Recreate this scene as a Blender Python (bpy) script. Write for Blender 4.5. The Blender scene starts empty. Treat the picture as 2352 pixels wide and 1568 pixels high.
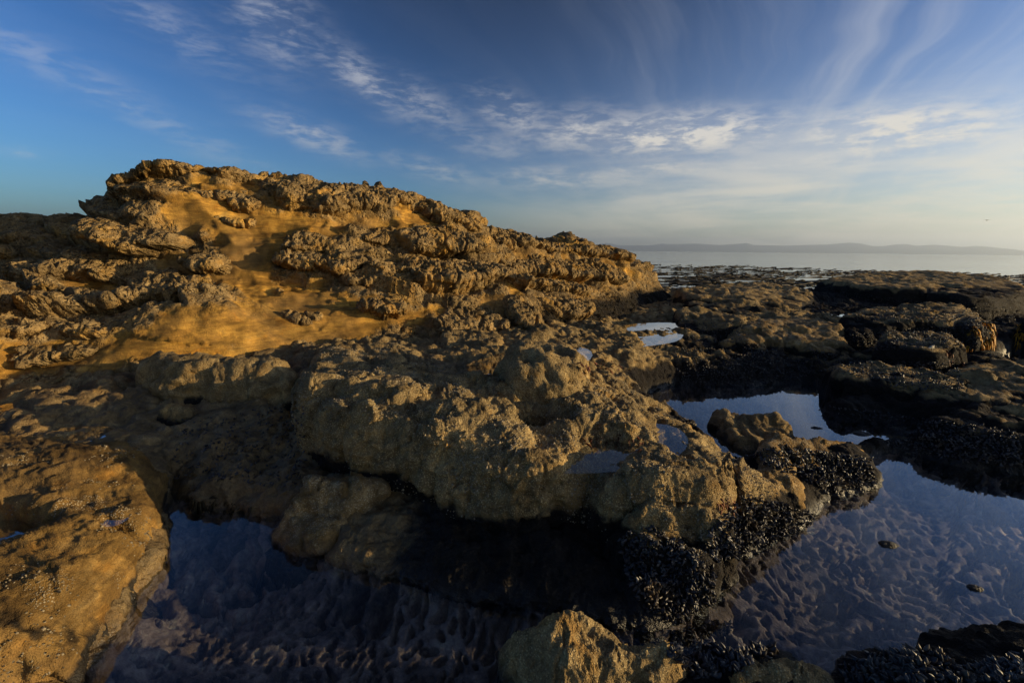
import bpy, math, random, time
import numpy as np
from concurrent.futures import ThreadPoolExecutor
from mathutils import Vector, Matrix
import functools
print = functools.partial(print, flush=True)
T0 = time.time()
POOL = ThreadPoolExecutor(4)
SC = bpy.context.scene
COL = SC.collection
rng = np.random.default_rng(7)
HAZE = 7.0e-5
random.seed(7)

# ------------------------------------------------------------------ camera
IW, IH, FPX = 2352.0, 1568.0, 1045.0
CAMZ = 1.55
PITCH, ROLL = math.radians(11.4), math.radians(0.62)
fwd = np.array([0, math.cos(PITCH), -math.sin(PITCH)])
up0 = np.array([0, math.sin(PITCH), math.cos(PITCH)])
rt0 = np.array([1.0, 0, 0])
RT = rt0 * math.cos(ROLL) + up0 * math.sin(ROLL)
UP = -rt0 * math.sin(ROLL) + up0 * math.cos(ROLL)
cam_d = bpy.data.cameras.new('camera')
cam = bpy.data.objects.new('camera', cam_d)
COL.objects.link(cam)
cam_d.sensor_width = 36.0
cam_d.lens = 36.0 * FPX / IW
cam_d.clip_start, cam_d.clip_end = 0.05, 300000.0
cam.matrix_world = Matrix(((RT[0], UP[0], -fwd[0], 0), (RT[1], UP[1], -fwd[1], 0), (RT[2], UP[2], -fwd[2], CAMZ), (0, 0, 0, 1)))
SC.camera = cam

# ------------------------------------------------------------------ sky and sun
SUN_AZ, SUN_EL = math.radians(93.0), math.radians(8.0)      # azimuth from +Y towards +X
sdir = Vector((math.sin(SUN_AZ) * math.cos(SUN_EL), math.cos(SUN_AZ) * math.cos(SUN_EL), math.sin(SUN_EL)))
sl = bpy.data.lights.new('sun', 'SUN')
sl.energy = 5.0
sl.angle = math.radians(0.5)
sl.color = (1.0, 0.74, 0.38)
so = bpy.data.objects.new('sun', sl)
so.rotation_euler = sdir.to_track_quat('Z', 'Y').to_euler()
COL.objects.link(so)
SC.view_settings.view_transform = 'Standard'
SC.view_settings.look = 'None'
SC.view_settings.exposure = 0.62
SC.view_settings.gamma = 1.0
SC.cycles.use_denoising = True
SC.cycles.max_bounces = 8
SC.cycles.transparent_max_bounces = 12

W = bpy.data.worlds.new('World')
SC.world = W
W.use_nodes = True
W.cycles.sampling_method = 'NONE'


class NT:
    """small helper for node trees"""
    def __init__(s, tree):
        s.t = tree
        tree.nodes.clear()

    def n(s, typ, props=None, **ins):
        nd = s.t.nodes.new(typ)
        for k, v in (props or {}).items():
            setattr(nd, k, v)
        for k, v in ins.items():
            key = int(k[1:]) if k[0] == 'i' and k[1:].isdigit() else k.replace('_', ' ')
            s.set(nd, key, v)
        return nd

    def set(s, nd, key, v):
        sock = nd.inputs[key]
        if hasattr(v, 'is_output') or isinstance(v, bpy.types.NodeSocket):
            s.t.links.new(v, sock)
        elif isinstance(v, bpy.types.Node):
            s.t.links.new(v.outputs[0], sock)
        else:
            sock.default_value = v

    def m(s, op, a, b=0.0, c=0.0, clamp=False):
        nd = s.n('ShaderNodeMath', {'operation': op, 'use_clamp': clamp}, i0=a, i1=b)
        s.set(nd, 2, c)
        return nd.outputs[0]

    def vm(s, op, a, b=(0, 0, 0)):
        nd = s.n('ShaderNodeVectorMath', {'operation': op}, i0=a, i1=b)
        return nd

    def ramp(s, fac, stops, interp='LINEAR'):
        nd = s.n('ShaderNodeValToRGB', None, i0=fac)
        cr = nd.color_ramp
        cr.interpolation = interp
        while len(cr.elements) > 1:
            cr.elements.remove(cr.elements[-1])
        for i, (p, c) in enumerate(stops):
            e = cr.elements[0] if i == 0 else cr.elements.new(p)
            e.position = p
            e.color = c if len(c) == 4 else (*c, 1)
        return nd.outputs[0]

    def rng(s, v, a, b, c=0.0, d=1.0, smooth=True):
        nd = s.n('ShaderNodeMapRange', {'interpolation_type': 'SMOOTHSTEP' if smooth else 'LINEAR', 'clamp': True}, i0=v, i1=a, i2=b, i3=c, i4=d)
        return nd.outputs[0]

    def mix(s, f, a, b, blend='MIX'):
        nd = s.n('ShaderNodeMix', {'data_type': 'RGBA', 'blend_type': blend})
        s.set(nd, 0, f)
        s.set(nd, 6, a)
        s.set(nd, 7, b)
        return nd.outputs[2]

    def noise(s, vec, scale, detail=4.0, rough=0.55, dist=0.0, out=0):
        nd = s.n('ShaderNodeTexNoise', None, Vector=vec, Scale=scale, Detail=detail, Roughness=rough, Distortion=dist)
        return nd.outputs[out]


def rgb(r, g, b):
    return (r, g, b, 1.0)


def build_world():
    t = NT(W.node_tree)
    tc = t.n('ShaderNodeTexCoord').outputs['Generated']
    D = t.vm('NORMALIZE', tc).outputs[0]
    sx = t.n('ShaderNodeSeparateXYZ', None, i0=D)
    x, y, z = sx.outputs
    sky = t.n('ShaderNodeTexSky', {'sky_type': 'NISHITA', 'sun_disc': False, 'sun_elevation': SUN_EL, 'sun_rotation': SUN_AZ,
                                   'altitude': 0.0, 'air_density': 1.0, 'dust_density': 0.8, 'ozone_density': 3.0})
    base = sky.outputs[0]
    # scattered blue sky is polarised: deepest at a right angle to the sun, high up
    ca = t.vm('DOT_PRODUCT', D, tuple(sdir)).outputs['Value']
    pol = t.m('SUBTRACT', 1.0, t.m('MULTIPLY', ca, ca))
    high = t.rng(z, 0.02, 0.75)
    dark = t.m('SUBTRACT', 1.0, t.m('MULTIPLY', t.m('MULTIPLY', t.m('POWER', pol, 3.0), high), 0.78))
    base = t.vm('MULTIPLY', base, t.n('ShaderNodeCombineXYZ', None, i0=dark, i1=dark, i2=dark).outputs[0]).outputs[0]
    base = t.mix(1.0, base, rgb(0.86 * .137, 0.97 * .137, 1.12 * .137), 'MULTIPLY')
    base = t.n('ShaderNodeGamma', None, Color=base, Gamma=1.42).outputs[0]      # clear, deep blue of a dry evening
    base = t.vm('MULTIPLY', base, (11.0, 11.5, 11.8)).outputs[0]
    # cloud sheet coordinates: direction projected onto a high flat layer
    zz = t.m('MAXIMUM', z, 0.0)
    k = t.m('DIVIDE', 1.0, t.m('ADD', zz, 0.10))
    px = t.m('MULTIPLY', x, k)
    py = t.m('MULTIPLY', y, k)
    wind = math.radians(27.0)
    ca_, sa_ = math.cos(wind), math.sin(wind)
    al = t.m('ADD', t.m('MULTIPLY', px, sa_), t.m('MULTIPLY', py, ca_))      # along the streaks
    ac = t.m('SUBTRACT', t.m('MULTIPLY', px, ca_), t.m('MULTIPLY', py, sa_))  # across them

    def cvec(a, b, o):
        return t.n('ShaderNodeCombineXYZ', None, i0=t.m('MULTIPLY', al, a), i1=t.m('MULTIPLY', ac, b), i2=o).outputs[0]
    warp = t.noise(cvec(0.8, 0.8, 4.0), 1.0, 3.0, 0.5)
    ac2 = t.m('ADD', ac, t.m('MULTIPLY', t.m('SUBTRACT', warp, 0.5), 0.5))
    v1 = t.n('ShaderNodeCombineXYZ', None, i0=t.m('MULTIPLY', al, 0.22), i1=t.m('MULTIPLY', ac2, 3.2), i2=1.0).outputs[0]
    streak = t.noise(v1, 1.6, 5.0, 0.58)
    big = t.noise(cvec(0.35, 0.7, 9.0), 0.9, 3.0, 0.5)
    az = t.m('ARCTAN2', x, y)
    el = t.m('ARCSINE', z)
    right = t.rng(az, -0.14, 0.80)                 # the veil thickens towards the sun
    veil = t.m('MULTIPLY', t.rng(streak, 0.38, 0.80), t.rng(big, 0.20, 0.60))
    veil = t.m('MULTIPLY', veil, t.m('ADD', 0.025, t.m('MULTIPLY', right, 0.32)))
    veil = t.m('ADD', veil, t.m('MULTIPLY', t.m('MULTIPLY', right, t.rng(z, 0.50, 0.08)), 0.14))
    # low creamy bands over the sea
    low = t.m('MULTIPLY', t.rng(el, 0.31, 0.05), t.rng(az, -0.25, 0.55))
    v2 = t.n('ShaderNodeCombineXYZ', None, i0=t.m('MULTIPLY', az, 2.2), i1=t.m('MULTIPLY', el, 16.0), i2=warp).outputs[0]
    bands = t.rng(t.noise(v2, 1.3, 6.0, 0.6, 0.4), 0.36, 0.66)
    lowc = t.m('MULTIPLY', low, t.m('ADD', 0.28, t.m('MULTIPLY', bands, 0.62)))
    # puffier patches, each a spot of sky with its own broken texture
    v3 = t.n('ShaderNodeCombineXYZ', None, i0=t.m('MULTIPLY', az, 9.0), i1=t.m('MULTIPLY', el, 30.0), i2=0.3).outputs[0]
    fl = t.rng(t.noise(v3, 1.7, 7.0, 0.66, 0.25), 0.40, 0.66)
    tot = None
    for (ppx, ppy, sa, se, rot, amp) in PATCHES:
        d = ray(np.array([ppx]), np.array([ppy]))[0]
        a0, e0 = math.atan2(d[0], d[1]), math.asin(d[2])
        da = t.m('SUBTRACT', az, a0)
        de = t.m('SUBTRACT', el, e0)
        c_, s_ = math.cos(rot), math.sin(rot)
        u = t.m('DIVIDE', t.m('ADD', t.m('MULTIPLY', da, c_), t.m('MULTIPLY', de, s_)), sa)
        v = t.m('DIVIDE', t.m('SUBTRACT', t.m('MULTIPLY', de, c_), t.m('MULTIPLY', da, s_)), se)
        r2 = t.m('ADD', t.m('MULTIPLY', u, u), t.m('MULTIPLY', v, v))
        g = t.m('MULTIPLY', t.m('POWER', 2.718, t.m('MULTIPLY', r2, -1.0)), amp)
        tot = g if tot is None else t.m('MAXIMUM', tot, g)
    puff = t.m('MINIMUM', t.m('MULTIPLY', tot, t.m('ADD', 0.10, t.m('MULTIPLY', fl, 0.90))), 1.0)
    cl = t.m('SUBTRACT', 1.0, t.m('MULTIPLY', t.m('MULTIPLY', t.m('SUBTRACT', 1.0, t.m('MINIMUM', veil, 1.0)), t.m('SUBTRACT', 1.0, lowc)), t.m('SUBTRACT', 1.0, t.m('MULTIPLY', puff, 0.85))))
    cl = t.m('MULTIPLY', cl, t.rng(z, -0.04, -0.01))
    warm = t.rng(el, 0.55, 0.03)
    ccol = t.mix(warm, rgb(4.9, 5.3, 6.2), rgb(6.7, 6.0, 4.7))
    out = t.mix(cl, base, ccol)
    bg = t.n('ShaderNodeBackground', None, Color=out, Strength=0.088)
    o = t.n('ShaderNodeOutputWorld')
    t.t.links.new(bg.outputs[0], o.inputs[0])


# ------------------------------------------------------------------ picture rays -> places in the world
def ray(px, py):
    px = np.asarray(px, float)
    py = np.asarray(py, float)
    d = fwd + ((px - IW / 2) / FPX)[..., None] * RT + ((IH / 2 - py) / FPX)[..., None] * UP
    return d / np.linalg.norm(d, axis=-1, keepdims=True)


def at_z(px, py, z):
    d = ray(np.array([px]), np.array([py]))[0]
    t = (z - CAMZ) / d[2]
    return np.array([d[0] * t, d[1] * t, z])


def at_y(px, py, y):
    d = ray(np.array([px]), np.array([py]))[0]
    t = y / d[1]
    return np.array([d[0] * t, y, CAMZ + d[2] * t])


def to_picture(P):
    v = P - np.array([0, 0, CAMZ])
    d = np.maximum(v @ fwd, 0.05)
    return IW / 2 + FPX * (v @ RT) / d, IH / 2 - FPX * (v @ UP) / d


# x, y in the picture of the sky -> azimuth/elevation; half-widths in radians
PATCHES = [
    (1560, 308, 0.17, 0.032, -0.02, 1.5), (1350, 300, 0.14, 0.034, 0.0, 0.75), (1180, 265, 0.08, 0.03, -0.35, 0.65), (2060, 305, 0.13, 0.034, -0.05, 1.6),
    (2160, 335, 0.07, 0.012, 0.0, 0.8), (1520, 385, 0.12, 0.016, 0.0, 0.55), (1290, 410, 0.16, 0.022, 0.0, 0.5), (1780, 375, 0.09, 0.012, 0, 0.4),
    (630, 40, 0.06, 0.07, 0.6, 0.5), (840, 185, 0.10, 0.03, -0.5, 0.55), (715, 310, 0.09, 0.022, -0.28, 0.55), (220, 200, 0.26, 0.025, -0.42, 0.26),
    (400, 70, 0.10, 0.03, -0.4, 0.28), (1000, 390, 0.10, 0.02, -0.2, 0.38), (960, 235, 0.1, 0.03, -0.4, 0.42), (1120, 330, 0.10, 0.03, -0.2, 0.3),
    (20, 345, 0.03, 0.006, 0, 0.5)]
build_world()

# ------------------------------------------------------------------ numpy noise
_P = np.random.default_rng(3).permutation(256).astype(np.int32)
_P = np.concatenate([_P, _P, _P])
_G = np.random.default_rng(5).normal(size=(256, 3)).astype(np.float32)
_G /= np.linalg.norm(_G, axis=1, keepdims=True)


def threaded(fn):
    def run(p, *a, **k):
        p = np.asarray(p, np.float32)
        if len(p) < 30000:
            return fn(p, *a, **k)
        ch = [p[i:i + 24000] for i in range(0, len(p), 24000)]
        res = list(POOL.map(lambda c: fn(c, *a, **k), ch))
        if isinstance(res[0], tuple):
            return tuple(np.concatenate(r) for r in zip(*res))
        return np.concatenate(res)
    return run


@threaded
def perlin(p):
    p = np.asarray(p, np.float32)
    i = np.floor(p).astype(np.int32)
    f = p - i
    i &= 255
    u = f * f * f * (f * (f * 6 - 15) + 10)
    out = 0
    for dx in (0, 1):
        wx = u[:, 0] if dx else 1 - u[:, 0]
        a = _P[i[:, 0] + dx]
        for dy in (0, 1):
            wy = u[:, 1] if dy else 1 - u[:, 1]
            b = _P[a + i[:, 1] + dy]
            for dz in (0, 1):
                wz = u[:, 2] if dz else 1 - u[:, 2]
                g = _G[_P[b + i[:, 2] + dz]]
                dot = g[:, 0] * (f[:, 0] - dx) + g[:, 1] * (f[:, 1] - dy) + g[:, 2] * (f[:, 2] - dz)
                out = out + wx * wy * wz * dot
    return out * 1.5


def fbm(p, octv=4, gain=0.5, lac=2.03, ridged=False):
    p = np.asarray(p, np.float32)
    a, s, out = 1.0, 0.0, 0
    for o in range(octv):
        n = perlin(p + 17.3 * o)
        if ridged:
            n = 1 - 2 * np.abs(n)
        out = out + a * n
        s += a
        a *= gain
        p = p * lac
    return out / s


_J = np.random.default_rng(9).random((256, 3)).astype(np.float32)


@threaded
def worley(p, two=True, flat=False):
    """distance to nearest and second nearest scattered point"""
    p = np.asarray(p, np.float32)
    i = np.floor(p).astype(np.int32)
    f = p - i
    f1 = np.full(len(p), 9.0, np.float32)
    f2 = f1.copy()
    for dx in (-1, 0, 1):
        for dy in (-1, 0, 1):
            for dz in ((0,) if flat else (-1, 0, 1)):
                h = _P[_P[_P[(i[:, 0] + dx) & 255] + ((i[:, 1] + dy) & 255)] + ((i[:, 2] + dz) & 255)]
                j = _J[h]
                d = (dx + j[:, 0] - f[:, 0]) ** 2 + (dy + j[:, 1] - f[:, 1]) ** 2
                if not flat:
                    d = d + (dz + j[:, 2] - f[:, 2]) ** 2
                lo = d < f1
                f2 = np.where(lo, f1, np.minimum(f2, d))
                f1 = np.where(lo, d, f1)
    return np.sqrt(f1), np.sqrt(f2)


@threaded
def facets(p):
    """broken rock: every cell of a scattered-point pattern is a tilted plane of its own"""
    i = np.floor(p).astype(np.int32)
    f = p - i
    f1 = np.full(len(p), 9.0, np.float32)
    out = np.zeros(len(p), np.float32)
    for dx in (-1, 0, 1):
        for dy in (-1, 0, 1):
            for dz in (-1, 0, 1):
                h = _P[_P[_P[(i[:, 0] + dx) & 255] + ((i[:, 1] + dy) & 255)] + ((i[:, 2] + dz) & 255)]
                j = _J[h]
                o = np.stack([f[:, 0] - dx - j[:, 0], f[:, 1] - dy - j[:, 1], f[:, 2] - dz - j[:, 2]], 1)
                d = (o * o).sum(1)
                lo = d < f1
                g = _G[(h + 91) & 255]
                v = (o * g).sum(1) * 0.9 + (_J[(h + 37) & 255, 0] - 0.5) * 0.7
                out = np.where(lo, v, out)
                f1 = np.where(lo, d, f1)
    return out


def sstep(a, b, x):
    t = np.clip((x - a) / (b - a), 0, 1)
    return t * t * (3 - 2 * t)


def xyz(x, y, z=0.0):
    x, y = np.broadcast_arrays(x, y)
    return np.stack([x.ravel(), y.ravel(), np.broadcast_to(z, x.shape).ravel()], 1).astype(np.float32)


def smooth_poly(pts, n=6):
    """closed Catmull-Rom through the given outline"""
    p = np.asarray(pts, float)
    out = []
    N = len(p)
    for i in range(N):
        a, b, c, d = p[i - 1], p[i], p[(i + 1) % N], p[(i + 2) % N]
        for t in np.linspace(0, 1, n, endpoint=False):
            out.append(0.5 * (2 * b + (c - a) * t + (2 * a - 5 * b + 4 * c - d) * t * t + (3 * b - a - 3 * c + d) * t ** 3))
    return np.array(out)


def poly_sdf(x, y, poly):
    """signed distance, positive inside"""
    sh = x.shape
    x = x.ravel().astype(np.float32)
    y = y.ravel().astype(np.float32)
    best = np.full(x.shape, 1e9, np.float32)
    ins = np.zeros(x.shape, bool)
    N = len(poly)
    for i in range(N):
        ax, ay = poly[i][:2]
        bx, by = poly[(i + 1) % N][:2]
        ex, ey = bx - ax, by - ay
        L = ex * ex + ey * ey + 1e-12
        t = np.clip(((x - ax) * ex + (y - ay) * ey) / L, 0, 1)
        d = (x - ax - t * ex) ** 2 + (y - ay - t * ey) ** 2
        np.minimum(best, d, out=best)
        if ay != by:
            c = ((ay > y) != (by > y)) & (x < (bx - ax) * (y - ay) / (by - ay) + ax)
            ins ^= c
    d = np.sqrt(best)
    return np.where(ins, d, -d).reshape(sh)


class TPS:
    def __init__(s, pts, lam=1e-3):
        p = np.asarray(pts, float)
        s.p = p
        n = len(p)
        r = np.linalg.norm(p[:, None, :2] - p[None, :, :2], axis=2)
        K = np.where(r > 0, r * r * np.log(r + 1e-12), 0) + lam * np.eye(n)
        Q = np.c_[np.ones(n), p[:, :2]]
        A = np.block([[K, Q], [Q.T, np.zeros((3, 3))]])
        s.w = np.linalg.solve(A, np.r_[p[:, 2], 0, 0, 0])

    def __call__(s, x, y):
        sh = np.shape(x)
        x = np.ravel(x).astype(np.float32)
        y = np.ravel(y).astype(np.float32)
        z = (s.w[-3] + s.w[-2] * x + s.w[-1] * y).astype(np.float32)
        for (a, b, _), w in zip(s.p, s.w):
            r2 = (x - a) ** 2 + (y - b) ** 2 + 1e-9
            z += (w * 0.5) * r2 * np.log(r2)
        return z.reshape(sh)


def blur(A, k, it=2):
    for _ in range(it):
        for ax in (0, 1):
            pw = [(0, 0), (0, 0)]
            pw[ax] = (k + 1, k)
            c = np.cumsum(np.pad(A, pw, mode='edge'), axis=ax)
            n = A.shape[ax]
            A = (np.take(c, np.arange(2 * k + 1, 2 * k + 1 + n), axis=ax) - np.take(c, np.arange(0, n), axis=ax)) / (2 * k + 1)
    return A


class HF:
    """height grid with smooth sampling"""
    def __init__(s, x0, x1, y0, y1, st):
        s.x0, s.y0, s.st = x0, y0, st
        s.nx, s.ny = int((x1 - x0) / st) + 1, int((y1 - y0) / st) + 1
        s.X, s.Y = np.meshgrid(x0 + st * np.arange(s.nx), y0 + st * np.arange(s.ny), indexing='ij')
        s.F = {}

    def get(s, name, x, y, cubic=True):
        A = s.F[name]
        u = np.clip((x - s.x0) / s.st, 1, s.nx - 2.001)
        v = np.clip((y - s.y0) / s.st, 1, s.ny - 2.001)
        i = np.floor(u).astype(np.int32)
        j = np.floor(v).astype(np.int32)
        a = (u - i).astype(np.float32)
        b = (v - j).astype(np.float32)
        if not cubic:
            return (A[i, j] * (1 - a) + A[i + 1, j] * a) * (1 - b) + (A[i, j + 1] * (1 - a) + A[i + 1, j + 1] * a) * b

        def w(t):
            return (-.5 * t + t * t - .5 * t ** 3, 1 - 2.5 * t * t + 1.5 * t ** 3, .5 * t + 2 * t * t - 1.5 * t ** 3, -.5 * t * t + .5 * t ** 3)
        wa, wb = w(a), w(b)
        out = 0
        i = np.clip(i, 1, s.nx - 3)
        j = np.clip(j, 1, s.ny - 3)
        for p in range(4):
            for q in range(4):
                out = out + wa[p] * wb[q] * A[i + p - 1, j + q - 1]
        return out


def grid_normals(P):
    du = np.gradient(P, axis=0)
    dv = np.gradient(P, axis=1)
    n = np.cross(du, dv)
    n /= np.linalg.norm(n, axis=2, keepdims=True) + 1e-12
    flip = n[..., 2] < 0
    if flip.mean() > 0.5:
        n = -n
    return n


def fan(hfun, az0, az1, r0, r1, nrow, daz=0.22, dense=900):
    """sheet over a sector of ground; rows spaced evenly along the surface as seen from near the middle"""
    naz = max(8, int((az1 - az0) / daz))
    az = np.radians(np.linspace(az0, az1, naz))
    r = np.geomspace(r0, r1, dense)
    X = np.sin(az)[:, None] * r
    Y = np.cos(az)[:, None] * r
    Z = hfun(X, Y)
    dr = np.diff(r)[None]
    dz = np.diff(Z, axis=1)
    dist = np.sqrt(r[None, 1:] ** 2 + (Z[:, 1:] - CAMZ) ** 2)
    # seen foreshortening mixed with true length
    ds = np.sqrt(dr ** 2 + dz ** 2) / dist
    ang = np.arctan2(Z - CAMZ, r[None])
    ds = 0.45 * ds + np.abs(np.diff(ang, axis=1))
    # even the row spacing between neighbouring columns
    k = np.ones(9) / 9
    pad = np.pad(ds, ((4, 4), (0, 0)), mode='edge')
    c = np.cumsum(pad, axis=0)
    c = np.vstack([np.zeros((1, c.shape[1])), c])
    ds = (c[9:] - c[:-9]) / 9
    s = np.concatenate([np.zeros((naz, 1)), np.cumsum(ds, axis=1)], axis=1)
    R = np.empty((naz, nrow))
    for i in range(naz):
        R[i] = np.interp(np.linspace(0, s[i, -1], nrow), s[i], r)
    X = np.sin(az)[:, None] * R
    Y = np.cos(az)[:, None] * R
    return X, Y


# ------------------------------------------------------------------ mesh helpers
def mesh_obj(name, V, F, mat, parent=None, masks=None, smooth=True):
    V = np.asarray(V, np.float32)
    F = np.asarray(F, np.int32)
    me = bpy.data.meshes.new(name)
    k = F.shape[1]
    me.vertices.add(len(V))
    me.vertices.foreach_set('co', V.ravel())
    me.loops.add(F.size)
    me.loops.foreach_set('vertex_index', F.ravel())
    me.polygons.add(len(F))
    me.polygons.foreach_set('loop_start', np.arange(0, F.size, k, dtype=np.int32))
    me.polygons.foreach_set('loop_total', np.full(len(F), k, np.int32))
    if smooth:
        me.polygons.foreach_set('use_smooth', np.ones(len(F), bool))
    if masks is not None:
        at = me.attributes.new('mk', 'FLOAT_COLOR', 'POINT')
        at.data.foreach_set('color', np.clip(masks, 0, 1).astype(np.float32).ravel())
    me.update(calc_edges=True)
    me.materials.append(mat)
    o = bpy.data.objects.new(name, me)
    COL.objects.link(o)
    if parent is not None:
        o.parent = parent
    return o


def relax(P, n, m, lim=0.035, it=3):
    """even out ragged columns where a wall runs along the sampling direction"""
    Q = P.reshape(n, m, 3).copy()
    for _ in range(it):
        A = Q[1:-1]
        l = 0.5 * (Q[:-2] + Q[2:])
        gap = np.linalg.norm(Q[2:] - Q[:-2], axis=2)
        k = sstep(lim, lim * 2.5, gap)[..., None] * 0.7
        Q[1:-1] = A * (1 - k) + l * k
    return Q.reshape(-1, 3)


def grid_faces(n, m, keep=None):
    idx = np.arange(n * m).reshape(n, m)
    F = np.stack([idx[:-1, :-1], idx[:-1, 1:], idx[1:, 1:], idx[1:, :-1]], -1)
    # orientation: az grows to +X, r grows away -> flip so that normals look up
    F = F[..., ::-1]
    F = F.reshape(-1, 4)
    if keep is not None:
        kq = keep[:-1, :-1] | keep[:-1, 1:] | keep[1:, 1:] | keep[1:, :-1]
        F = F[kq.ravel()]
    return F


def compact(V, F, M=None):
    used = np.zeros(len(V), bool)
    used[F.ravel()] = True
    new = np.cumsum(used) - 1
    return V[used], new[F], (M[used] if M is not None else None)


def tag(o, label=None, cat=None, group=None, kind=None):
    if label:
        o['label'] = label
    if cat:
        o['category'] = cat
    if group:
        o['group'] = group
    if kind:
        o['kind'] = kind
    return o


# ------------------------------------------------------------------ materials
def new_mat(name):
    m = bpy.data.materials.new(name)
    m.use_nodes = True
    return m, NT(m.node_tree)


def rock_material(name, smooth_cols, rough_cols, dark_col, pale_col, bump=1.0, honey=1.0, patch=0.85):
    """mk: R rough weathered crust, G black tidal growth, B barnacle crust, A wetness"""
    m, t = new_mat(name)
    pos = t.n('ShaderNodeNewGeometry').outputs['Position']
    at = t.n('ShaderNodeAttribute', {'attribute_name': 'mk'})
    s = t.n('ShaderNodeSeparateColor', None, i0=at.outputs['Color'])
    R, G, B = s.outputs
    A = at.outputs['Alpha']
    n1 = t.noise(pos, 2.2, 5.0, 0.6, 0.3)
    n2 = t.noise(pos, 11.0, 5.0, 0.65)
    n3 = t.noise(pos, 60.0, 4.0, 0.7)
    n4 = t.noise(pos, 240.0, 2.0, 0.6)
    strat = t.n('ShaderNodeMapping', {'vector_type': 'POINT'}, Vector=pos, Scale=(2.2, 2.2, 11.0), Rotation=(0.15, -0.1, 0.0)).outputs[0]
    n5 = t.noise(strat, 2.4, 5.0, 0.62, 0.5)
    sm = t.ramp(t.m('ADD', t.m('MULTIPLY', n1, 0.55), t.m('MULTIPLY', n5, 0.45)),
                [(0.30, smooth_cols[0]), (0.45, smooth_cols[1]), (0.56, smooth_cols[2]), (0.70, smooth_cols[3])])
    sm = t.mix(t.rng(n2, 0.48, 0.68, 0.0, 0.7), sm, rgb(*smooth_cols[1]))
    sm = t.mix(t.rng(t.noise(strat, 1.1, 4.0, 0.65, 1.0), 0.50, 0.70, 0.0, 0.6), sm, rgb(*[0.55 * v_ for v_ in smooth_cols[1]]))
    sm = t.mix(t.rng(t.noise(pos, 0.75, 3.0, 0.6), 0.46, 0.66, 0.0, 0.75), sm, rgb(*[0.5 * (a_ + b_) for a_, b_ in zip(smooth_cols[0], rough_cols[1])]))
    strat2 = t.n('ShaderNodeMapping', {'vector_type': 'POINT'}, Vector=pos, Scale=(1.3, 1.3, 30.0), Rotation=(0.1, -0.16, 0.0)).outputs[0]
    sm = t.mix(0.38, sm, t.mix(1.0, sm, t.ramp(t.noise(strat2, 1.0, 5.0, 0.7, 1.6), [(0.32, (0.45, 0.42, 0.4)), (0.5, (1.0, 1.0, 1.0)), (0.66, (1.35, 1.3, 1.2))]), 'MULTIPLY'))
    ro = t.ramp(t.m('ADD', t.m('MULTIPLY', n2, 0.6), t.m('MULTIPLY', n3, 0.4)),
                [(0.30, rough_cols[0]), (0.5, rough_cols[1]), (0.68, rough_cols[2])])
    ro = t.mix(t.rng(n1, 0.48, 0.66, 0.0, 0.55), ro, sm)
    rm = t.rng(t.m('ADD', R, t.m('MULTIPLY', t.m('SUBTRACT', n2, 0.5), 0.9)), 0.22, 0.80)
    c = t.mix(rm, sm, ro)
    # barnacle crust: pale grains
    vor = t.n('ShaderNodeTexVoronoi', {'feature': 'F1'}, Vector=pos, Scale=95.0)
    grain = t.rng(vor.outputs['Distance'], 0.42, 0.22)
    bm = t.m('MULTIPLY', grain, t.rng(t.m('ADD', B, t.m('MULTIPLY', t.m('SUBTRACT', n2, 0.5), 0.9)), 0.35, 0.75))
    c = t.mix(t.m('MULTIPLY', bm, 0.75), c, rgb(*pale_col))
    dk = t.ramp(n3, [(0.35, tuple(0.5 * v for v in dark_col)), (0.6, dark_col), (0.75, tuple(2.2 * v for v in dark_col))])
    gm = t.rng(t.m('ADD', G, t.m('MULTIPLY', t.m('SUBTRACT', t.m('ADD', t.m('MULTIPLY', n2, 0.6), t.m('MULTIPLY', n1, 0.4)), 0.5), 0.9)), 0.38, 0.66)
    c = t.mix(gm, c, dk)
    # broad patches: bleached, rusty, olive film
    n6 = t.noise(pos, 3.7, 4.0, 0.62, 0.6)
    c = t.mix(patch, c, t.mix(1.0, c, t.ramp(n6, [(0.30, (0.42, 0.40, 0.38)), (0.5, (0.95, 0.93, 0.9)), (0.68, (1.55, 1.45, 1.25))]), 'MULTIPLY'))
    n7 = t.noise(pos, 6.1, 3.0, 0.6, 0.4)
    c = t.mix(t.rng(n7, 0.56, 0.72, 0.0, 0.45), c, t.mix(1.0, c, rgb(1.25, 0.95, 0.45), 'MULTIPLY'))
    # fine speckle
    c = t.mix(0.55, c, t.mix(1.0, c, t.ramp(n4, [(0.3, (0.45,) * 3), (0.7, (1.5,) * 3)]), 'MULTIPLY'))
    wet = t.m('MAXIMUM', A, t.m('MULTIPLY', gm, 0.35))
    c = t.mix(wet, c, t.mix(1.0, c, rgb(0.55, 0.52, 0.5), 'MULTIPLY'))
    rough = t.m('SUBTRACT', 0.90, t.m('MULTIPLY', A, 0.5))
    h = t.m('ADD', t.m('MULTIPLY', t.noise(pos, 60.0, 2.0, 0.7), 0.010), t.m('MULTIPLY', t.noise(pos, 240.0, 1.0, 0.6), 0.0032))
    h = t.m('ADD', h, t.m('MULTIPLY', grain, t.m('MULTIPLY', B, 0.004)))
    dv = t.vm('ADD', pos, t.vm('MULTIPLY', t.noise(pos, 9.0, 1.0, 0.5, 0.0, 1), (0.07, 0.07, 0.07)).outputs[0]).outputs[0]
    va = t.n('ShaderNodeTexVoronoi', {'feature': 'F1'}, Vector=dv, Scale=17.0).outputs['Distance']
    vb = t.n('ShaderNodeTexVoronoi', {'feature': 'F1'}, Vector=dv, Scale=41.0).outputs['Distance']
    hc = t.m('ADD', t.m('MULTIPLY', t.rng(va, 0.05, 0.5), 0.020), t.m('MULTIPLY', t.rng(vb, 0.05, 0.5), 0.009))
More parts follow.
